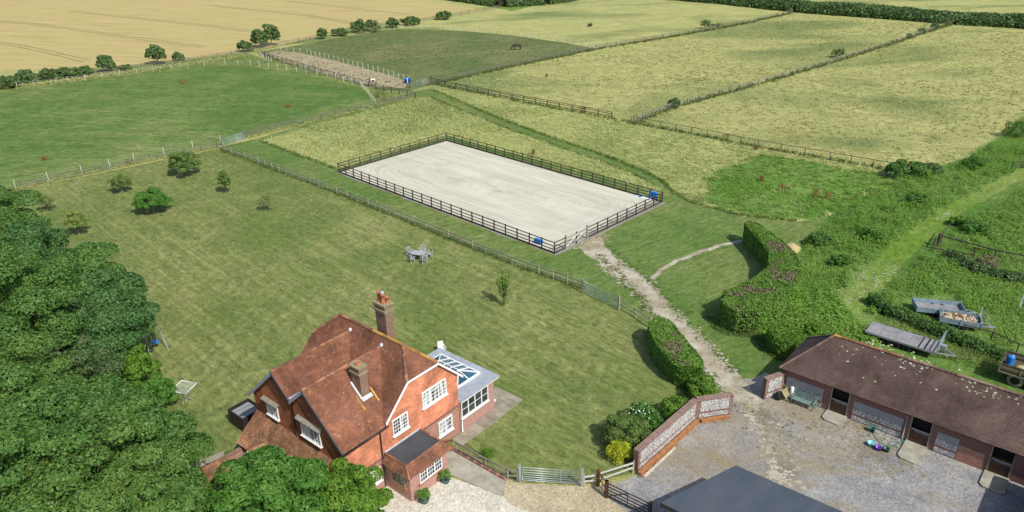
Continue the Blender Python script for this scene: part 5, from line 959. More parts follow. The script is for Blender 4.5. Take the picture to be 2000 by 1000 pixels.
bm_ = tree('bramble_bush', 'dark spreading bush where the meadow fence meets the overgrown bank', (52.08, 93.48), 2.8, 1.7, 1.0, .9, 3500, .16, 'leaf_dark', 150, sub=.6, nb=24, trunk=.06, cat='bush')
tree('bramble_bush', 'smaller dark bush right of the spreading one on the bank', (55.26, 93.90), 1.5, 1.1, .8, .7, 1600, .15, 'leaf_far', 151, sub=.45, nb=18, trunk=.05, cat='bush')

# long far hedge --------------------------------------------------------------------------
def far_hedge(name, label, path, w, h, n, seed, mat='leaf_far', size=.5):
    rng = np.random.default_rng(seed); o0 = np.array(path[0]); P = np.array(path)-o0; root = thing(name, label, 'hedge', (*path[0], 0)); seg = np.hypot(*np.diff(P, axis=0).T); cum = np.concatenate([[0], np.cumsum(seg)]); t = rng.uniform(0, cum[-1], n); x = np.interp(t, cum, P[:, 0]); y = np.interp(t, cum, P[:, 1]); d = np.diff(P, axis=0)[np.clip(np.searchsorted(cum, t)-1, 0, len(seg)-1)]; d /= np.linalg.norm(d, axis=1)[:, None]
    a = rng.uniform(0, PI, n); hh = h*(.8+.35*(fbm(t*.18, t*0, seed, 3))); rr = 1-.25*rng.random(n); off = np.cos(a)*w/2*rr*(.85+.4*fbm(t*.3, a, seed+2, 2)); z = np.abs(np.sin(a))**.7*hh*rr
    p = np.stack([x-d[:, 1]*off, y+d[:, 0]*off, z], 1); nm = np.stack([-d[:, 1]*np.cos(a), d[:, 0]*np.cos(a), np.sin(a)], 1); v, f = leaves(p, nm, size, rng); obj('foliage', np_mesh('foliage', v, f, mat), None, root)
    core = MB()
    for i in range(len(P)-1): core.bar((*P[i], h*.3), (*P[i+1], h*.3), w*.55, h*.6)
    core.build('twigs', 'hedge_core', root); return root
far_hedge('field_hedge', 'long dense dark green hedge across the top right fields', [(57.34, 293.46), (77.12, 274.65), (93.67, 250.55), (110.39, 236.26), (128.01, 220.05), (141.04, 210.62), (153.86, 199.28)], 8, 3.4, 26000, 160, size=.42)
far_hedge('field_hedge', 'dark hedge at the top of the picture behind the wheat corner', [(-28.20, 312.18), (-11.35, 292.74), (-0.87, 279.04), (12.94, 282.55), (25.10, 295.94)], 9, 3.0, 9000, 161, size=.42)
sheet('hedge_verge', [(-23.37, 301.20), (-0.87, 270.70), (1.73, 264.99), (17.11, 290.96), (2.20, 317.32)], .02, 'track_grass', rough=(3, .6), seed=30)

# overgrown banks: nettles, docks and long grass nobody could count ------------------------
def undergrowth(name, poly, n, seed, hmin, hmax, mat, size, per=26, z0=0.0, label=None, rmin=.3, rmax=.9, upright=1.5, aspect=.4):
    rng = np.random.default_rng(seed); x, y = scatter(poly, n, rng); hh = hmin+(hmax-hmin)*np.clip((fbm(x*.28, y*.28, seed, 4)-.25)*2, 0, 1)*rng.uniform(.6, 1.2, n); r = rng.uniform(rmin, rmax, n); k = per
    d = rng.normal(0, 1, (n, k, 3)); d /= np.linalg.norm(d, axis=2)[..., None]; d[..., 2] = np.abs(d[..., 2]); q = rng.random((n, k))**.5
    p = np.stack([x[:, None]+d[..., 0]*r[:, None]*q, y[:, None]+d[..., 1]*r[:, None]*q, z0+hh[:, None]*(.15+.85*d[..., 2]*q)], -1).reshape(-1, 3); nm = d.reshape(-1, 3)*np.array([.6, .6, .6])+np.array([0, 0, upright]); v, f = leaves(p, nm, size, rng, aspect, .38); o = obj(name, np_mesh(name, v, f, mat)); return tag(o, label, None, None, 'stuff')
BANK = [(120.63, 148.77), (84.31, 119.95), (70.62, 105.88), (59.72, 96.12), (49.07, 91.09), (42.39, 84.75), (36.74, 79.10), (31.92, 73.90), (29.01, 67.74), (26.30, 60.38), (22.07, 55.97), (21.62, 51.91), (23.28, 51.85), (26.94, 57.09), (32.17, 63.16), (36.25, 67.99), (45.60, 77.42), (57.56, 87.38), (67.41, 94.57), (94.52, 116.65)]
undergrowth('overgrown_bank', BANK, 2600, 170, .35, 1.9, 'leaf_weed', .105, 34, rmin=.3, rmax=.9)
undergrowth('bank_grass', BANK, 1300, 171, .3, 1.15, 'leaf_weed_yellow', .13, 26, aspect=.13, upright=.3)
undergrowth('nettle_bed', [(21.41, 56.00), (25.04, 59.47), (29.29, 63.29), (30.00, 60.22), (29.93, 55.65), (30.92, 53.93), (29.04, 51.63), (25.67, 53.73), (22.86, 51.87), (21.46, 52.70)], 700, 172, .3, .9, 'leaf_weed', .12, 30)
undergrowth('nettle_bed', [(24.90, 60.44), (28.65, 67.76), (28.80, 63.31), (25.32, 57.60), (21.80, 55.13), (19.44, 56.08), (21.83, 59.61)], 520, 173, .3, 1.1, 'leaf_weed', .12, 30)
undergrowth('weed_field', [(31.12, 57.36), (37.96, 65.05), (42.71, 69.49), (46.02, 66.93), (51.76, 65.52), (46.29, 54.98), (40.10, 51.97), (40.69, 61.74), (36.92, 60.90)], 700, 174, .2, 1.0, 'leaf_weed', .10, 34)
undergrowth('weed_field', [(46.77, 73.14), (52.00, 78.57), (64.26, 87.90), (72.92, 91.18), (58.53, 68.71), (50.99, 66.70), (48.87, 69.18)], 560, 175, .2, 1.1, 'leaf_weed', .11, 34)
undergrowth('tall_grass', [(31.12, 57.36), (37.96, 65.05), (47.48, 74.47), (52.00, 78.57), (64.26, 87.90), (75.53, 93.02), (48.85, 54.88), (39.65, 51.22), (40.69, 61.74), (36.92, 60.90)], 1500, 187, .3, .9, 'leaf_weed_yellow', .13, 22, aspect=.13, upright=.3)
undergrowth('tall_grass', [(30.80, 55.61), (35.09, 59.04), (37.29, 55.35), (39.65, 51.22), (40.71, 48.97), (37.53, 47.70), (34.78, 50.65), (32.24, 53.07)], 700, 176, .2, .6, 'leaf_weed_yellow', .11, 24, aspect=.14, upright=.3)
for k, (q, r_, h_, lb, mt) in enumerate((((50.85, 74.99), 1.3, 1.1, 'leafy green bush behind the broken timber pen', 'leaf_lush'), ((50.08, 77.18), .9, .9, 'smaller green bush left of the one behind the timber pen', 'leaf_bright'), ((32.79, 72.52), 1.2, 1.3, 'dark elder bush at the head of the overgrown bank near the straw heap', 'leaf_dark'), ((38.70, 73.55), 1.1, 1.3, 'rounded green bush in the middle of the overgrown bank', 'leaf_lush'), ((32.97, 67.55), .9, 1.1, 'small green bush low in the overgrown bank', 'leaf_lush'), ((48.63, 83.54), 1.3, 1.3, 'green bush further up the overgrown bank', 'leaf_lush'), ((62.39, 95.95), 1.5, 1.6, 'bush high up the overgrown bank', 'leaf_lush'), ((76.86, 109.91), 2.0, 2.2, 'large dark bush at the right edge end of the overgrown bank', 'leaf_dark'), ((47.27, 66.87), 1.0, .9, 'brownish green scrub beside the old pen rails', 'leaf_cut'), ((25.54, 54.56), .9, .9, 'low leafy clump behind the stable hip end', 'leaf_bright'))):
    tree('scrub_bush', lb, q, r_, r_*.85, h_*.55, h_*.5, 2200, .1, mt, 230+k, sub=r_*.32, nb=22, group='scrub bushes on the overgrown bank', trunk=.05, cat='bush')
hb = far_hedge('bramble_row', 'dark tangled bramble row between the flatbed and sided trailers', [(32.77, 60.10), (33.22, 58.00), (34.60, 56.15), (36.42, 53.71), (38.03, 51.28), (39.06, 49.90)], 1.4, 1.1, 5200, 178, 'leaf_dark', .1)
far_hedge('bramble_row', 'straggling bramble row behind the broken timber pen', [(44.77, 69.39), (45.52, 66.04), (47.37, 64.06), (49.78, 63.20)], 1.8, .9, 3000, 179, 'leaf_far', .12)

# long meadow grass -----------------------------------------------------------------------
def meadow(name, poly, dens, seed, h, w, mat, blades=5, ang=.3, skip=None):
    rng = np.random.default_rng(seed); n = int(area(poly)*dens); x, y = scatter(poly, n, rng)
    if skip is not None: kk = ~inpoly(x+rng.normal(0, .9, n), y+rng.normal(0, .9, n), skip) | (rng.random(n) < .07); x, y = x[kk], y[kk]; n = len(x)
    k = fbm(x*.09, y*.09, seed, 3)*5+ang; hh = h*(.55+.75*fbm(x*.35, y*.35, seed+5, 3))
    n2 = n*blades; X = np.repeat(x, blades)+rng.normal(0, .22, n2); Y = np.repeat(y, blades)+rng.normal(0, .22, n2); K = np.repeat(k, blades)+rng.normal(0, .55, n2); Hh = np.repeat(hh, blades)*rng.uniform(.7, 1.2, n2); ln = Hh*rng.uniform(1.0, 2.4, n2); a = rng.uniform(0, PI, n2); ww = w*rng.uniform(.6, 1.4, n2)
    dx, dy = np.cos(K)*ln, np.sin(K)*ln; wx, wy = np.cos(a)*ww/2, np.sin(a)*ww/2
    V = np.stack([np.stack([X-wx, Y-wy, 0*X], 1), np.stack([X+wx, Y+wy, 0*X], 1), np.stack([X+dx*.45+wx*1.2, Y+dy*.45+wy*1.2, Hh*.75], 1), np.stack([X+dx*.45-wx*1.2, Y+dy*.45-wy*1.2, Hh*.75], 1), np.stack([X+dx, Y+dy, Hh*.9], 1)], 1).reshape(-1, 3); b = np.arange(n2)[:, None]*5
    me = np_mesh(name, V, np.concatenate([b+[0, 1, 2], b+[0, 2, 3], b+[3, 2, 4]], 1).reshape(-1, 3), mat); return tag(obj(name, me), None, None, None, 'stuff')
M1 = [(-39.81, 116.48), (-24.17, 135.35), (-17.10, 143.78), (-14.91, 143.59), (-10.71, 136.47), (-4.81, 127.39), (0.43, 119.33), (6.24, 111.24), (11.43, 104.30), (15.18, 99.23), (17.65, 94.83), (18.93, 91.39), (19.23, 89.12), (13.89, 94.86), (3.99, 103.85), (-10.09, 116.87), (-15.40, 111.71), (-24.25, 101.56), (-31.99, 108.73)]
M2 = [(-14.55, 148.70), (-11.07, 142.02), (-4.94, 132.29), (0.47, 123.69), (6.46, 115.08), (11.78, 107.73), (15.61, 102.37), (18.44, 97.50), (20.12, 93.47), (20.76, 89.03), (21.90, 86.28), (23.90, 84.11), (26.61, 81.68), (29.77, 80.25), (33.00, 79.30), (35.42, 79.48), (38.97, 82.44), (44.73, 87.24), (49.93, 92.21), (51.32, 95.18), (44.88, 100.65), (36.75, 107.00), (28.52, 114.31), (20.38, 121.50), (17.39, 124.63), (0.61, 139.39), (-12.70, 151.23)]
HOLLOW = [(24.18, 85.28), (26.02, 94.10), (31.91, 100.60), (36.58, 104.04), (40.82, 101.38), (45.74, 97.46), (50.57, 93.58), (43.98, 85.52), (35.31, 79.18), (29.92, 80.70), (26.92, 82.79)]
sheet('meadow', M1, .02, 'meadow_near', rough=(.6, .25), seed=41); sheet('meadow', M2, .02, 'meadow_near', rough=(.6, .25), seed=42)
sheet('green_hollow', HOLLOW, .024, 'hollow_green', rough=(.5, 1.6), seed=43)
meadow('long_grass', M1, 3.0, 180, .3, .08, 'grass_straw'); meadow('long_grass', M2, 2.4, 181, .3, .08, 'grass_straw', ang=.9, skip=HOLLOW); meadow('hollow_grass', HOLLOW, 2.2, 186, .26, .08, 'hollow_blade', ang=.4)
M3 = [(-13.17, 157.93), (0.90, 172.05), (22.13, 190.95), (43.83, 206.85), (66.71, 224.72), (89.75, 246.31), (99.91, 233.42), (124.23, 215.74), (97.74, 192.91), (75.05, 171.82), (49.71, 149.51), (29.97, 133.03), (20.79, 123.06), (17.61, 126.27), (0.62, 140.99)]
M4 = [(20.95, 122.41), (29.60, 131.22), (49.03, 147.29), (73.90, 168.96), (96.07, 189.38), (123.94, 213.90), (143.67, 194.11), (147.93, 167.39), (117.79, 149.05), (85.66, 122.12), (68.09, 106.06), (60.17, 98.27), (51.80, 96.21), (37.05, 108.00)]
M5 = [(21.81, 193.89), (14.75, 203.94), (1.31, 217.53), (-13.64, 227.92), (-29.27, 233.01), (-14.89, 251.51), (1.78, 270.27), (16.85, 286.38), (55.07, 281.36), (74.25, 263.95), (89.76, 248.71), (44.16, 208.49)]
for i, q in enumerate((M3, M4, M5)): sheet('meadow', q, .016, 'meadow_far', rough=(3, .3), seed=44+i)
leaf_mat('far_straw', (.30, .33, .11), (.38, .39, .145), (.47, .45, .18), .1, .4, .8)
meadow('long_grass', M3, .8, 182, .16, .2, 'far_straw', 4); meadow('long_grass', M4, .9, 183, .16, .18, 'far_straw', 4)
# rusty dock plants -----------------------------------------------------------------------
dk = [((-69.03, 160.31), 1.6, 1.0, 'rusty brown docks in the middle of the green paddock'), ((-40.99, 137.88), 1.3, .7, 'faint brown dock plant near the paddock corner'), ((-69.83, 108.56), .8, .7, 'small rusty dock near the left end of the paddock fence'), ((32.91, 92.87), .75, .85, 'rust-red dock on its own in the green hollow'), ((34.53, 89.69), 1.1, .95, 'rust-brown dock clump in the middle of the green hollow'), ((37.74, 86.94), 1.0, 1.1, 'tall rust-brown dock left of a pair in the green hollow'), ((38.84, 86.17), 1.2, 1.0, 'rust-brown dock right of a pair in the green hollow'), ((33.38, 111.45), .8, 1.1, 'rusty dock at the thin wire fence above the hollow'), ((36.30, 106.53), .9, .6, 'low brown weed at the thin wire fence'), ((12.93, 129.75), .9, 1.1, 'rusty dock against the dark meadow fence'), ((-23.62, 141.89), 1.3, 1.5, 'tall rust-coloured dock in the corner by the muddy strip'), ((-25.29, 144.51), .8, 1.0, 'smaller rust-coloured dock in the corner by the muddy strip'), ((3.47, 106.06), .6, 1.0, 'brown weed standing behind the far arena fence'), ((-55.83, 105.46), .9, .9, 'brown weed on the low rail fence behind the fruit trees'), ((8.17, 159.86), .5, .7, 'small brown weed in the middle meadow')]
for k, (p, r, h, lb) in enumerate(dk):
    t = thing('dock_plant', lb, 'plant', p, 0, 'rust-brown dock plants'); rng = np.random.default_rng(200+k); n = 260; a = rng.uniform(0, 6.28, n); q = r*.5*rng.random(n)**.6; z = rng.uniform(.05, h, n)*(1-.35*q/r); c = np.stack([np.cos(a)*q, np.sin(a)*q, z], 1); v, f = leaves(c, rng.normal(0, 1, (n, 3)), .07, rng, .35); obj('seed_heads', np_mesh('seed_heads', v, f, 'dock_rust'), None, t)['kind'] = 'stuff'
    s = MB()
    for i in range(7): s.tube([(rng.normal(0, .08), rng.normal(0, .08), 0), (rng.normal(0, r*.2), rng.normal(0, r*.2), h*.9)], [.015, .008], 4)
    s.build('stems', 'dock_rust', t)
# tufts scattered along path edges, walls and worn paddocks
def tufts(name, pts, n, seed, spread, h, mat, size=.1):
    rng = np.random.default_rng(seed); P = roughen(pts, .5, .0, 1, False); i = rng.integers(0, len(P), n); c = np.array(P)[i]+rng.normal(0, spread, (n, 2)); k = 7; x = np.repeat(c[:, 0], k)+rng.normal(0, .1, n*k); y = np.repeat(c[:, 1], k)+rng.normal(0, .1, n*k); p = np.stack([x, y, rng.uniform(.0, h, n*k)], 1); v, f = leaves(p, np.tile([0, 0, .3], (n*k, 1)), size, rng, .3); return tag(obj(name, np_mesh(name, v, f, mat)), None, None, None, 'stuff')
tufts('grass_tufts', [(9.14, 71.13), (11.38, 64.63), (12.19, 60.02), (13.09, 55.48), (14.30, 51.06), (15.54, 47.81)], 320, 210, .3, .12, 'grass_green', .09)
tufts('grass_tufts', [(10.25, 73.66), (12.73, 66.78), (13.90, 63.45), (14.69, 58.97), (16.42, 52.89), (17.39, 48.78)], 200, 211, .25, .1, 'grass_green', .08)
tufts('weeds', [(-63.38, 193.04), (-47.28, 179.54), (-32.27, 162.81), (-21.16, 152.94)], 200, 212, 3.0, .15, 'paddock_weed', .16); 
tufts('weeds', [(-46.20, 203.49), (-23.96, 186.58), (-5.32, 191.31), (1.13, 197.83), (7.27, 186.42)], 300, 213, 9, .15, 'paddock_weed', .16)
tufts('weeds', [(16.38, 45.19), (17.52, 41.63), (20.03, 42.68), (23.35, 43.73), (25.24, 41.38), (27.23, 39.71)], 160, 214, .9, .08, 'grass_green', .07)
tufts('fence_grass', [(-44.88, 112.20), (-23.98, 92.82), (-12.60, 81.93), (-0.02, 69.48), (6.71, 63.67)], 900, 215, .18, .25, 'grass_green', .11)
tufts('fence_grass', [(-66.26, 95.75), (-60.89, 100.60), (-55.24, 105.66), (-45.40, 113.03)], 500, 216, .25, .3, 'grass_straw', .14)
tufts('fence_grass', [(-42.61, 118.11), (-34.74, 126.76), (-24.88, 136.91), (-18.15, 142.64)], 500, 217, .4, .35, 'grass_straw', .16)
tufts('fence_grass', [(20.60, 121.80), (29.75, 131.94), (49.30, 148.17), (74.35, 170.09), (96.73, 190.78), (125.94, 218.38)], 700, 218, .4, .5, 'grass_green', .24)
tufts('fence_grass', [(-13.10, 156.94), (0.89, 170.90), (22.06, 190.25), (43.66, 206.03), (66.44, 223.78), (90.21, 246.24)], 700, 219, .4, .5, 'grass_green', .26)
tufts('fence_grass', [(-111.15, 158.46), (-98.91, 163.64), (-89.07, 172.19), (-78.75, 179.82), (-65.61, 191.91)], 700, 220, 1.2, .5, 'grass_straw', .25)
tufts('fence_grass', [(-15.94, 155.27), (0.61, 139.79), (17.44, 124.95), (28.71, 115.15), (36.90, 107.50), (51.71, 95.58)], 800, 221, .3, .4, 'grass_green', .16)

tufts('path_fringe', [(-14.55, 148.70), (-4.94, 132.29), (0.47, 123.69), (6.46, 115.08), (11.78, 107.73), (15.61, 102.37), (18.44, 97.50), (20.12, 93.47), (20.76, 89.03), (21.90, 86.28), (23.90, 84.11), (26.61, 81.68), (29.77, 80.25), (33.00, 79.30)], 1100, 222, .16, .3, 'hollow_blade', .12)
tufts('path_fringe', [(-14.91, 143.59), (-10.71, 136.47), (-4.81, 127.39), (0.43, 119.33), (6.24, 111.24), (11.43, 104.30), (15.18, 99.23), (17.65, 94.83), (18.93, 91.39)], 600, 223, .14, .22, 'grass_green', .1)
tufts('path_fringe', [(-39.81, 116.48), (-31.99, 108.73), (-24.16, 101.11)], 260, 224, .2, .22, 'grass_green', .11)
tufts('hedge_foot', [(17.40, 57.75), (17.63, 55.98), (19.11, 54.90), (20.67, 54.59), (20.57, 52.58), (21.37, 51.16), (22.20, 50.54)], 420, 225, .2, .2, 'grass_green', .09)
tufts('hedge_foot', [(11.56, 55.54), (11.63, 52.30), (12.10, 49.32), (12.98, 46.91), (13.83, 45.59)], 240, 226, .2, .18, 'grass_green', .08)
tufts('wall_weeds', [(8.00, 37.81), (10.12, 40.15), (12.96, 43.14), (15.35, 43.59)], 70, 227, .2, .1, 'grass_green', .06)
tufts('lawn_weeds', [(-38.63, 73.47), (-29.52, 79.93), (-15.91, 69.88), (-5.05, 64.83), (-19.19, 61.36), (-23.55, 52.87)], 260, 228, 9, .05, 'grass_green', .06)

# ------------------------------------------------------------------ garden furniture and smaller things
plain('teak_grey', (.36, .37, .38), .8, var=.2, scale=6); plain('green_bench', (.16, .24, .21), .75, var=.25, scale=5); plain('blue_plastic', (.015, .17, .55), .4, var=.15); plain('cyan_plastic', (.22, .60, .68), .4, var=.1); plain('purple_plastic', (.12, .055, .45), .4, var=.1); plain('dark_green_plastic', (.02, .075, .045), .45, var=.15); plain('teal_plastic', (.02, .20, .16), .4, var=.15)
plain('alloy', (.30, .33, .36), .5, .3, var=.25, scale=2); plain('trailer_blue', (.26, .34, .40), .55, .3, var=.3, scale=2); plain('deck_ply', (.24, .235, .24), .75, var=.3, scale=1.2); plain('tyre', (.045, .045, .045), .9, var=.3); plain('dusty_tyre', (.20, .19, .16), .95, var=.25); plain('rim', (.02, .02, .02), .8); plain('olive_paint', (.085, .075, .045), .7, var=.35, scale=2); plain('dusty_olive', (.22, .20, .13), .8, var=.3, scale=2); plain('log_end', (.55, .38, .18), .9, var=.25, scale=4); plain('log_bark', (.30, .2, .11), .9, var=.3, scale=4); plain('straw', (.42, .33, .16), .95, var=.3, scale=6); plain('glazed_pot', (.05, .14, .16), .35, var=.2); plain('soil', (.05, .035, .025), .95); plain('yellow_paint', (.5, .42, .06), .6, var=.2); plain('sack_black', (.018, .018, .025), .5, var=.2); plain('net_white', (.62, .66, .62), .7, var=.1)

def chair(label, pos, rz, group='grey garden chairs round the table'):
    c = thing('garden_chair', label, 'chair', pos, rz, group)
    for i in range(5): MB().b(-.24+i*.098, -.24+i*.098+.085, -.24, .22, .42, .45).build('seat_slat', 'teak_grey', c)
    for x in (-.25, .25):
        MB().b(x-.03, x+.03, .2, .26, 0, .64).build('leg', 'teak_grey', c); MB().bar((x, -.24, 0), (x, -.34, .98), .05, .06).build('leg', 'teak_grey', c); MB().b(x-.035, x+.035, -.27, .28, .64, .675).build('armrest', 'teak_grey', c)
    MB().bar((-.25, -.335, .96), (.25, -.335, .96), .04, .09).build('back_rail', 'teak_grey', c)
    for i in range(6): MB().bar((-.2+i*.08, -.27, .46), (-.2+i*.08, -.33, .93), .05, .018).build('back_slat', 'teak_grey', c)
    return c
TP = Vector((-9.81, 71.3)); tb = thing('garden_table', 'oval grey slatted garden table on the lawn', 'table', (TP.x, TP.y), R(-20))
for i in range(9):
    y0 = -.5+i*.112; hw = .82*math.sqrt(max(.15, 1-((y0+.055)/.62)**2)); MB().b(-hw, hw, y0, y0+.1, .71, .74).build('table_slat', 'teak_grey', tb)
for x in (-.5, .5):
    for y in (-.28, .28): MB().b(x-.035, x+.035, y-.035, y+.035, 0, .71).build('leg', 'teak_grey', tb)
MB().b(-.53, .53, -.31, .31, .64, .7).build('apron', 'teak_grey', tb)
for p, lb in (((-10.75, 72.05), 'grey garden chair at the table, back left'), ((-9.5, 72.45), 'grey garden chair at the table, back right'), ((-8.75, 71.65), 'grey garden chair at the right end of the table'), ((-10.5, 70.6), 'grey garden chair at the table, front left'), ((-9.2, 70.35), 'grey garden chair at the table, front right')):
    d = TP-Vector(p); chair(lb, p, math.atan2(d.y, d.x)-PI/2)
wc = thing('plastic_chair', 'white plastic garden chair on the lawn behind the orangery', 'chair', (-6.00, 52.98), HRZ+R(150))
MB().slab([(-.25, -.25, .42), (.25, -.25, .42), (.25, .25, .44), (-.25, .25, .44)], (0, 0, .03)).build('seat', 'white_paint', wc); MB().slab([(-.25, -.25, .45), (.25, -.25, .45), (.22, -.38, .95), (-.22, -.38, .95)], (0, -.03, 0)).build('backrest', 'white_paint', wc)
for x in (-.24, .24):
    for y in (-.24, .24): MB().bar((x*1.1, y*1.15, 0), (x, y, .43), .05, .05).build('leg', 'white_paint', wc)
    MB().bar((x*1.1, -.3, .64), (x*1.1, .25, .64), .06, .03).build('armrest', 'white_paint', wc); MB().bar((x*1.1, .24, .43), (x*1.1, .24, .64), .05, .03).build('arm_post', 'white_paint', wc)
# square mesh frame on a stand
rf = thing('mesh_frame', 'tilted square white frame with netting on a thin stand on the lawn', 'frame', [(-24.93, 47.09, 1.25)][0][:2], R(-15)); S_ = .64; fz = lambda x, y: 1.25+.06*y-.05*x
for a, b in (((-S_, -S_), (S_, -S_)), ((S_, -S_), (S_, S_)), ((S_, S_), (-S_, S_)), ((-S_, S_), (-S_, -S_))): MB().tube([(*a, fz(*a)), (*b, fz(*b))], .028, 6).build('frame_tube', 'white_paint', rf)
nt = MB()
for i in range(1, 10):
    t = -S_+2*S_*i/10; nt.bar((t, -S_, fz(t, -S_)), (t, S_, fz(t, S_)), .010, .010); nt.bar((-S_, t, fz(-S_, t)), (S_, t, fz(S_, t)), .010, .010)
nt.build('netting', 'net_white', rf); MB().tube([(0, -.1, 0), (0, 0, 1.28)], .03, 6).build('mast', 'lead', rf)
for a in (.4, 2.5, 4.6): MB().tube([(0, -.06, .5), (math.cos(a)*.45, math.sin(a)*.45, 0)], .018, 5).build('leg', 'lead', rf)
# swing
sw = thing('swing', 'small tubular swing frame with blue seat beside the dark trees', 'swing', (-30.45, 54.75), R(35))
for s in (-1, 1):
    MB().tube([(s*.75, -.75, 0), (s*.5, 0, 2.05)], .03, 6).build('leg', 'lead', sw); MB().tube([(s*.75, .75, 0), (s*.5, 0, 2.05)], .03, 6).build('leg', 'lead', sw); MB().tube([(s*.66, -.45, .85), (s*.66, .45, .85)], .02, 5).build('brace', 'lead', sw)
MB().tube([(-.55, 0, 2.05), (.55, 0, 2.05)], .035, 6).build('top_bar', 'lead', sw)
for x in (-.2, .2): MB().tube([(x, 0, 2.03), (x, 0, .6)], .008, 4).build('rope', 'net_white', sw)
MB().b(-.24, .24, -.17, .17, .5, .6).b(-.24, .24, -.19, -.171, .55, .85).build('seat', 'blue_plastic', sw)

# bench and clutter by the stables
SW_ = lambda s, n: (SA[0]+math.cos(SRZ)*s-math.sin(SRZ)*n, SA[1]+math.sin(SRZ)*s+math.cos(SRZ)*n)
bn = thing('garden_bench', 'weathered green slatted bench against the stable wall', 'bench', SW_(-3.25, -.5), SRZ)
for i in range(4): MB().b(-.78, .78, -.32+i*.13, -.32+i*.13+.11, .42, .45).build('seat_slat', 'green_bench', bn)
for i in range(4): MB().bar((-.78, .2+.03*i, .52+.12*i), (.78, .2+.03*i, .52+.12*i), .025, .09).build('back_slat', 'green_bench', bn)
for x in (-.8, .8):
    MB().b(x-.03, x+.03, -.34, -.27, 0, .64).build('leg', 'green_bench', bn); MB().bar((x, .18, 0), (x, .33, .98), .06, .06).build('leg', 'green_bench', bn); MB().b(x-.04, x+.04, -.36, .24, .64, .68).build('armrest', 'green_bench', bn)
wb = thing('wheelbarrow', 'old yellowish wheelbarrow tipped in the corner by the flint stub wall', 'wheelbarrow', SW_(-4.55, -.55), SRZ+R(70))
MB().slab([(-.3, -.25, .35), (.3, -.25, .35), (.4, .1, .75), (-.4, .1, .75)], (0, .12, .05)).build('tray', 'lichen_stone', wb); MB().tube([(-.2, -.5, .15), (-.28, .5, .9)], .02, 5).build('handle', 'yellow_paint', wb); MB().tube([(.2, -.5, .15), (.28, .5, .9)], .02, 5).build('handle', 'yellow_paint', wb); MB().tube([(-.05, -.55, .2), (.05, -.55, .2)], .19, 12).build('wheel', 'tyre', wb); MB().bar((-.2, .1, 0), (-.2, .1, .45), .03, .03).build('leg', 'yellow_paint', wb); MB().bar((.2, .1, 0), (.2, .1, .45), .03, .03).build('leg', 'yellow_paint', wb)
sk = tag(MB().lathe([(0, 0), (.2, .02), (.24, .25), (.2, .5), (.1, .66), (.06, .74), (0, .76)], n=12).build('refuse_sack', 'sack_black', None, (*SW_(-4.98, -.95), .02)), 'black sack standing against the flint stub wall', 'sack')
wt = tag(MB().lathe([(0, 0), (.13, 0), (.13, 1.0), (.10, 1.05), (0, 1.05)], n=12).build('pale_drainpipe', 'white_paint', None, (*SW_(-4.25, -.28), .02)), 'pale upright pipe beside the left arm of the green bench', 'pipe')
def bucket(mat, pos, label, r=.19, h=.3):
    b = thing('bucket', label, 'bucket', pos, 0, 'plastic buckets on the yard'); MB().lathe([(0, .01), (r*.78, .01), (r*.8, 0), (r, h), (r*1.06, h), (r*1.06, h+.02), (r*.95, h+.02), (r*.76, .03), (0, .03)], n=16).build('tub', mat, b); MB().tube([(-r, 0, h), (-r*.7, r*.9, h+.04), (r*.7, r*.9, h+.04), (r, 0, h)], .012, 5).build('handle', mat, b)
bucket('cyan_plastic', (24.04, 40.29), 'pale turquoise plastic bucket on the stable yard', .22, .28); bucket('purple_plastic', (24.34, 39.86), 'purple plastic bucket on the stable yard', .21, .28); bucket('dark_green_plastic', (24.81, 39.69), 'dark green plastic bucket on the stable yard', .21, .28)
hr = thing('hose_reel', 'teal garden hose reel at the foot of the stable wall', 'hose reel', (24.81, 41.78), SRZ)
MB().tube([(-.16, 0, .26), (.16, 0, .26)], .14, 14).build('drum', 'dark_green_plastic', hr)
for x in (-.17, .17): MB().tube([(x-.012, 0, .26), (x+.012, 0, .26)], .23, 16).build('flange', 'teal_plastic', hr); MB().bar((x, -.18, 0), (x, 0, .3), .03, .03).build('leg', 'teal_plastic', hr); MB().bar((x, .18, 0), (x, 0, .3), .03, .03).build('leg', 'teal_plastic', hr)
hs = MB(); pts = [(24.84, 41.84), (24.73, 41.29), (24.78, 40.53), (25.22, 40.20), (25.90, 40.39), (26.60, 40.90), (26.91, 41.33), (26.32, 40.69), (25.51, 40.08), (25.25, 40.41), (25.81, 40.71), (26.17, 40.38), (27.18, 41.59)]; hs.tube([(x, y, .045) for x, y in roughen(pts, .2, .04, 4, False)], .018, 5); tag(hs.build('hose', 'teal_plastic'), 'thin green hose trailing over the yard to the middle stable door', 'hose')
def pot(pos, label, seed, r=.28):
    p = thing('plant_pot', label, 'plant pot', pos, 0, 'glazed pots by the porch'); MB().lathe([(0, .0), (r*.7, 0), (r, r*1.0), (r*1.08, r*1.05), (r*1.08, r*1.2), (r*.95, r*1.2), (r*.9, r*1.0), (0, r*1.0)], n=16).build('pot', 'glazed_pot', p); rng = np.random.default_rng(seed); foliage('plant', crown_blobs(.36, .36, .32, r*1.2+.28, 14, .16, rng), 900, .07, 'leaf_hedge', p, rng, aspect=.3)
pot(HW(-6.35, -2.95), 'glazed blue pot of leafy plants at the near corner of the porch', 300, .3); pot(HW(-4.25, -2.75), 'glazed blue pot with bushy plant under the porch window', 301, .27)
wp = tag(MB().lathe([(0, 0), (.14, 0), (.2, .38), (.22, .4), (.18, .4), (.15, .3), (0, .3)], n=16).build('white_pot', 'white_paint', None, (*HW(3.85, .25), .05)), 'white flowerpot on the patio against the orangery corner', 'pot')

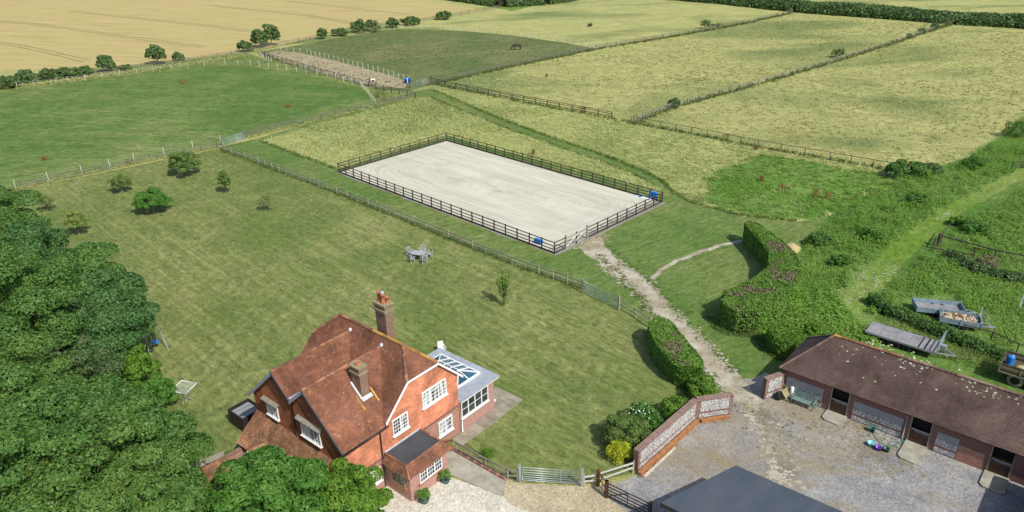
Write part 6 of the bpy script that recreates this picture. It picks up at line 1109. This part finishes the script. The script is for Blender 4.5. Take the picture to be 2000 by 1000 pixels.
# trailers and truck behind the stables
def wheel(parent, x, y, z, r, w, tyre='tyre'):
    t = MB(); t.lathe([(r*.55, -w/2), (r*.93, -w/2), (r, -w*.3), (r, w*.3), (r*.93, w/2), (r*.55, w/2)], n=22); me = t.mesh('wheel'); me.materials.append(MT[tyre]); o = bpy.data.objects.new('wheel', me); COL.objects.link(o); o.parent = parent; o.location = (x, y, z); o.rotation_euler = (PI/2, 0, 0)
    h = MB().lathe([(0, -w*.32), (r*.2, -w*.38), (r*.56, -w*.25), (r*.56, w*.3), (r*.2, w*.42), (0, w*.4)], n=16).build('rim', 'rim', o); return o
FT = thing('flatbed_trailer', 'grey flatbed trailer with ladder-like headboard in the grass behind the stables', 'trailer', SW_(-.1, 12.75), SRZ)
for i in range(5): MB().b(-2.75+i*1.1, -2.75+(i+1)*1.1-.015, -1.0, 1.0, .68, .74).build('deck_panel', 'deck_ply', FT)
for y in (-1.02, 1.02): MB().b(-2.76, 2.76, y-.02, y+.02, .6, .76).build('side_rail', 'alloy', FT)
for y in (-.5, .5): MB().b(-2.6, 2.7, y-.05, y+.05, .48, .675).build('chassis_beam', 'black_iron', FT)
for x in (1.3, 1.75): MB().b(x, x+.1, -.98, .98, .742, .765).build('deck_strip', 'black_iron', FT)
for x in (-1.0, -.25, .52):
    for y in (-.88, .88): wheel(FT, x, y, .32, .32, .2)
for y in (-.98, .98): MB().b(2.68, 2.76, y-.04, y+.04, .7, 1.85).build('headboard_post', 'galv', FT)
for z in (1.05, 1.4, 1.8): MB().b(2.69, 2.75, -.94, .94, z-.04, z+.04).build('headboard_rail', 'galv', FT)
MB().bar((2.7, -.6, .55), (3.9, 0, .45), .08, .1).bar((2.7, .6, .55), (3.9, 0, .45), .08, .1).build('drawbar', 'galv', FT); MB().tube([(3.3, .0, .1), (3.3, 0, .8)], .04, 6).build('jockey_wheel', 'galv', FT); MB().b(2.8, 3.1, .1, .5, .5, .95).build('winch_box', 'galv', FT)
def sided(name, label, pos, rz, L, W, logs, rack):
    t = thing(name, label, 'trailer', pos, rz, 'sided trailers in the weeds'); MB().b(0, L, 0, W, .5, .55).build('bed', 'deck_ply', t)
    for y in (0, W): MB().b(0, L, y-.025, y+.025, .45, .92).build('side_board', 'trailer_blue', t)
    for x in (0, L): MB().b(x-.025, x+.025, .03, W-.03, .45, .92).build('end_board', 'trailer_blue', t)
    for x in (0, L*.5, L):
        for y in (-.04, W+.04): MB().b(x-.04, x+.04, y-.03, y+.03, .4, 1.02).build('stanchion', 'galv', t)
    for x in (L*.42, L*.62):
        for y in (.1, W-.1): wheel(t, x, y, .3, .3, .18)
    MB().bar((L, W*.25, .5), (L+1.1, W/2, .42), .07, .09).bar((L, W*.75, .5), (L+1.1, W/2, .42), .07, .09).build('drawbar', 'galv', t)
    if rack:
        for y in (.02, W-.02): MB().tube([(L-.1, y, .9), (L-.1, y, 1.75)], .03, 6).build('rack_post', 'galv', t)
        for z in (1.1, 1.4, 1.75): MB().tube([(L-.1, .02, z), (L-.1, W-.02, z)], .025, 6).build('rack_bar', 'galv', t)
        MB().tube([(L-.1, .05, 1.75), (L+.8, .05, .6)], .02, 5).build('rack_stay', 'galv', t); MB().tube([(L-.1, W-.05, 1.75), (L+.8, W-.05, .6)], .02, 5).build('rack_stay', 'galv', t)
    return t
_sa = SRZ+R(15); lt = sided('log_trailer', 'blue-grey sided trailer heaped with split logs', SW_(1.45, 17.8), _sa, 3.1, 1.6, True, True); lt_xy = SW_(1.45, 17.8)
sided('box_trailer', 'empty blue-grey sided trailer beyond the log trailer', SW_(-.55, 18.45), SRZ+R(27), 3.9, 1.7, False, False)
rg = random.Random(7); lgm = [MB().tube([(-.2, 0, 0), (.2, 0, 0)], r_, 6, smooth=False).mesh('split_log') for r_ in (.06, .075, .09)]
for i_, q_ in enumerate(lgm): q_.materials.append(MT[('log_end', 'log_bark', 'pale_timber')[i_]])
for i in range(110):
    x = rg.uniform(.25, 2.7); y = rg.uniform(.2, 1.4); z = .62+.42*math.exp(-((x-1.4)/1.1)**2-((y-.8)/.6)**2)*rg.uniform(.2, 1); c_, s_ = math.cos(_sa), math.sin(_sa)
    o = bpy.data.objects.new('split_log', lgm[i % 3]); COL.objects.link(o); o.location = (lt_xy[0]+x*c_-y*s_, lt_xy[1]+x*s_+y*c_, z); o.rotation_euler = (rg.uniform(0, 3), rg.uniform(-.5, .5), rg.uniform(0, 6)); tag(o, 'split firewood log heaped in the blue-grey sided trailer', 'log', 'split logs in the trailer')
TK = thing('tipping_trailer', 'dusty olive drop-side farm trailer with big tyres at the right edge', 'trailer', SW_(6.9, 11.55), SRZ)
MB().b(0, 5.4, 0, 2.25, 1.05, 1.15).build('bed', 'olive_paint', TK)
for y in (0, 2.25):
    for z in (1.16, 1.36, 1.56): MB().b(.03, 5.4, y-.03, y+.03, z, z+.18).build('side_board', 'olive_paint' if z != 1.36 else 'dusty_olive', TK)
for z in (1.16, 1.36, 1.56): MB().b(-.03, .028, .04, 2.21, z, z+.18).build('tail_board', 'olive_paint', TK)
for x in (0, 1.35, 2.7): MB().b(x-.05, x+.05, -.06, -.031, 1.0, 1.8).build('side_post', 'dusty_olive', TK)
MB().b(-.05, 5.4, -.07, .0, .96, 1.049).build('bed_edge', 'dusty_olive', TK); MB().b(.2, 5.2, .7, 1.5, .75, 1.04).build('chassis_beam', 'black_iron', TK)
for x in (1.15, 2.35):
    for y in (.2, 2.05): wheel(TK, x, y, .56, .56, .36, 'dusty_tyre')
bb = SW_(7.35, 12.75); br = thing('blue_drum', 'bright blue plastic drum in the back of the olive farm trailer', 'drum', (*bb, 1.16)); MB().lathe([(0, 0), (.26, 0), (.28, .06), (.26, .12), (.29, .4), (.26, .66), (.27, .72), (.1, .76), (0, .76)], n=16).build('body', 'blue_plastic', br); MB().lathe([(0, 0), (.06, 0), (.06, .04), (0, .04)], (.12, 0, .76), 8).build('cap', 'white_paint', br)
for k in range(2): tag(MB().lathe([(0, 0), (.5, .0), (.42, .16), (.2, .28), (0, .3)], n=9).build('straw_heap', 'straw', None, (*SW_(8.2+k*.9, 12.5), 1.17)), ('heap of yellow straw beside the blue drum', 'heap of yellow straw further along the olive trailer bed')[k], 'straw')
sh = MB(); rng = np.random.default_rng(9); prof = [(1.2, 0), (1.0, .25), (.65, .5), (.3, .68), (0, .72)]; sh.lathe(prof, n=14); sh.v = [(x*(1+.25*math.sin(3*math.atan2(y, x))), y*.75*(1+.2*math.cos(2*math.atan2(y, x)+1)), z*(1+.1*math.sin(x*7))) for x, y, z in sh.v]; tag(sh.build('manure_heap', 'straw', None, (*(29.32, 71.66), .02)), 'pale straw heap behind the tall curved hedge', 'heap')
pl = thing('utility_pole', 'grey metal pole leaning at the right edge above the log trailer', 'pole', (45.24, 58.23)); MB().tube([(0, 0, 0), (.25, .3, 2.9)], .06, 8).build('pole', 'lead', pl); MB().b(-.08, .08, -.08, .08, 0, .3).build('base', 'render_grey', pl)

# arena things, trough
def drum(pos, label, rz=0, rot=False):
    d = thing('blue_barrel', label, 'barrel', (pos[0], pos[1], .06 if not rot else .34), rz, 'blue barrels in the arena'); b = MB().lathe([(0, 0), (.27, 0), (.29, .06), (.27, .12), (.3, .3), (.3, .6), (.27, .78), (.29, .84), (.27, .9), (.1, .93), (0, .93)], n=16).build('body', 'blue_plastic', d); MB().lathe([(.292, .28), (.312, .3), (.312, .33), (.292, .35)], n=16).build('hoop', 'blue_plastic', d)
    if rot: 
        for ch in d.children: ch.rotation_euler = (0, PI/2, 0)
    return d
drum((2.61, 74.85), 'blue barrel lying inside the near arena fence by the corner', R(-45), True); drum((17.50, 87.41), 'blue barrel at the right arena corner, left of two'); drum((17.88, 87.04), 'blue barrel at the right arena corner, right of two')
pp = thing('jump_board', 'white and blue jump filler lying beside the blue barrels in the arena', 'jump filler', (16.58, 87.64), R(-38)); MB().b(-.95, .95, -.25, .25, .05, .11).build('board', 'white_paint', pp); MB().b(-.8, -.3, -.254, .254, .048, .114).build('blue_stripe', 'blue_plastic', pp); MB().tube([(-1.0, -.38, .1), (1.1, -.3, .1)], .05, 8).build('pole', 'white_paint', pp)
tr_ = thing('water_trough', 'bright blue water butt at the corner of the muddy strip', 'trough', (-20.97, 156.72), R(10)); MB().lathe([(0, 0), (.62, 0), (.72, .9), (.75, .92), (.68, .92), (.6, .2), (0, .2)], n=16).build('tub', 'blue_plastic', tr_); MB().b(-.06, .06, -.79, -.7, .1, 1.2).build('standpipe', 'white_paint', tr_)
for p, lb in (((-16.97, 107.45), 'small white dressage marker on the left short arena fence'), ((14.81, 89.94), 'small white dressage marker on the far long arena fence')):
    q = thing('arena_marker', lb, 'marker', p, R(-20), 'white dressage markers on the arena fence'); MB().tube([(0, -.09, 1.3), (0, -.07, 1.3)], .17, 14).build('disc', 'white_paint', q); MB().b(-.03, .03, -.07, .02, 1.0, 1.45).build('bracket', 'creosote', q)

# ------------------------------------------------------------------ horses: one continuous skinned body each
def horse(name, label, pos, rz, mat, graze=True, scale=1.0):
    V = [(0, 0, 1.18), (.45, 0, 1.2), (-.45, 0, 1.2), (.72, 0, 1.18), (-.75, 0, 1.2)]; Rr = [(.30, .31), (.27, .30), (.28, .30), (.22, .27), (.24, .28)]; E = [(0, 1), (0, 2), (1, 3), (2, 4)]
    def ch(parent, pts):
        k = parent
        for p, r in pts: V.append(p); Rr.append((r, r)); E.append((k, len(V)-1)); k = len(V)-1
        return k
    if graze: hd = ch(3, [((1.0, 0, 1.15), .18), ((1.25, 0, .8), .13), ((1.42, 0, .5), .12), ((1.5, 0, .3), .10), ((1.58, 0, .1), .065)])
    else: hd = ch(3, [((1.0, 0, 1.4), .18), ((1.25, 0, 1.68), .13), ((1.42, 0, 1.75), .12), ((1.62, 0, 1.6), .09), ((1.78, 0, 1.48), .06)])
    for s in (-1, 1):
        ch(3, [((.66, s*.17, .85), .12), ((.68, s*.17, .5), .065), ((.66, s*.17, .2), .045), ((.7, s*.17, .03), .06)])
        ch(4, [((-.72, s*.18, .88), .16), ((-.86, s*.18, .55), .075), ((-.78, s*.18, .2), .048), ((-.74, s*.18, .03), .06)])
    ch(4, [((-.98, 0, 1.15), .05), ((-1.06, 0, .85), .06), ((-1.06, 0, .5), .03)])
    me = bpy.data.meshes.new('body'); me.from_pydata(V, E, []); t = thing(name, label, 'horse', pos, rz); o = obj('body', me, mat, t); o.scale = (scale,)*3
    o.modifiers.new('skin', 'SKIN'); 
    for i, r in enumerate(Rr): o.data.skin_vertices[0].data[i].radius = r
    o.data.skin_vertices[0].data[0].use_root = True
    ss = o.modifiers.new('sub', 'SUBSURF'); ss.levels = 2; ss.render_levels = 2
    c = (1.02, 1.28) if graze else (1.15, 1.75); mn = MB().slab([(.55, -.02, 1.45), (1.0, -.02, 1.32 if graze else 1.66), (1.3, -.02, .9 if graze else 1.9), (1.18, -.02, .85 if graze else 1.7)], (0, .05, 0)).build('mane', 'mane_dark', t); mn.scale = (scale,)*3
    er = MB(); hx_, hz_ = (1.36, .62) if graze else (1.38, 1.86)
    for s in (-1, 1): er.lathe([(.035, 0), (.03, .06), (0, .13)], (hx_, s*.07, hz_), 6)
    e_ = er.build('ears', 'mane_dark', t); e_.scale = (scale,)*3; return t
plain('mane_dark', (.015, .012, .01), .8); plain('bay_coat', (.035, .018, .012), .5, var=.3, scale=2)
m = M('pinto_coat'); MT['pinto_coat'] = m.out(m.ramp(m.noise(m.obj(), 1.9, 2, .4), [(.44, (.75, .70, .64)), (.46, (.16, .05, .025))]), .6)
horse('horse', 'dark bay horse grazing with head down in the worn paddock', (2.36, 191.84), R(188), 'bay_coat', True, 1.05)
horse('horse', 'brown and white horse standing on the muddy strip behind the dark rails', (-27.97, 154.51), R(175), 'pinto_coat', True, 1.05)
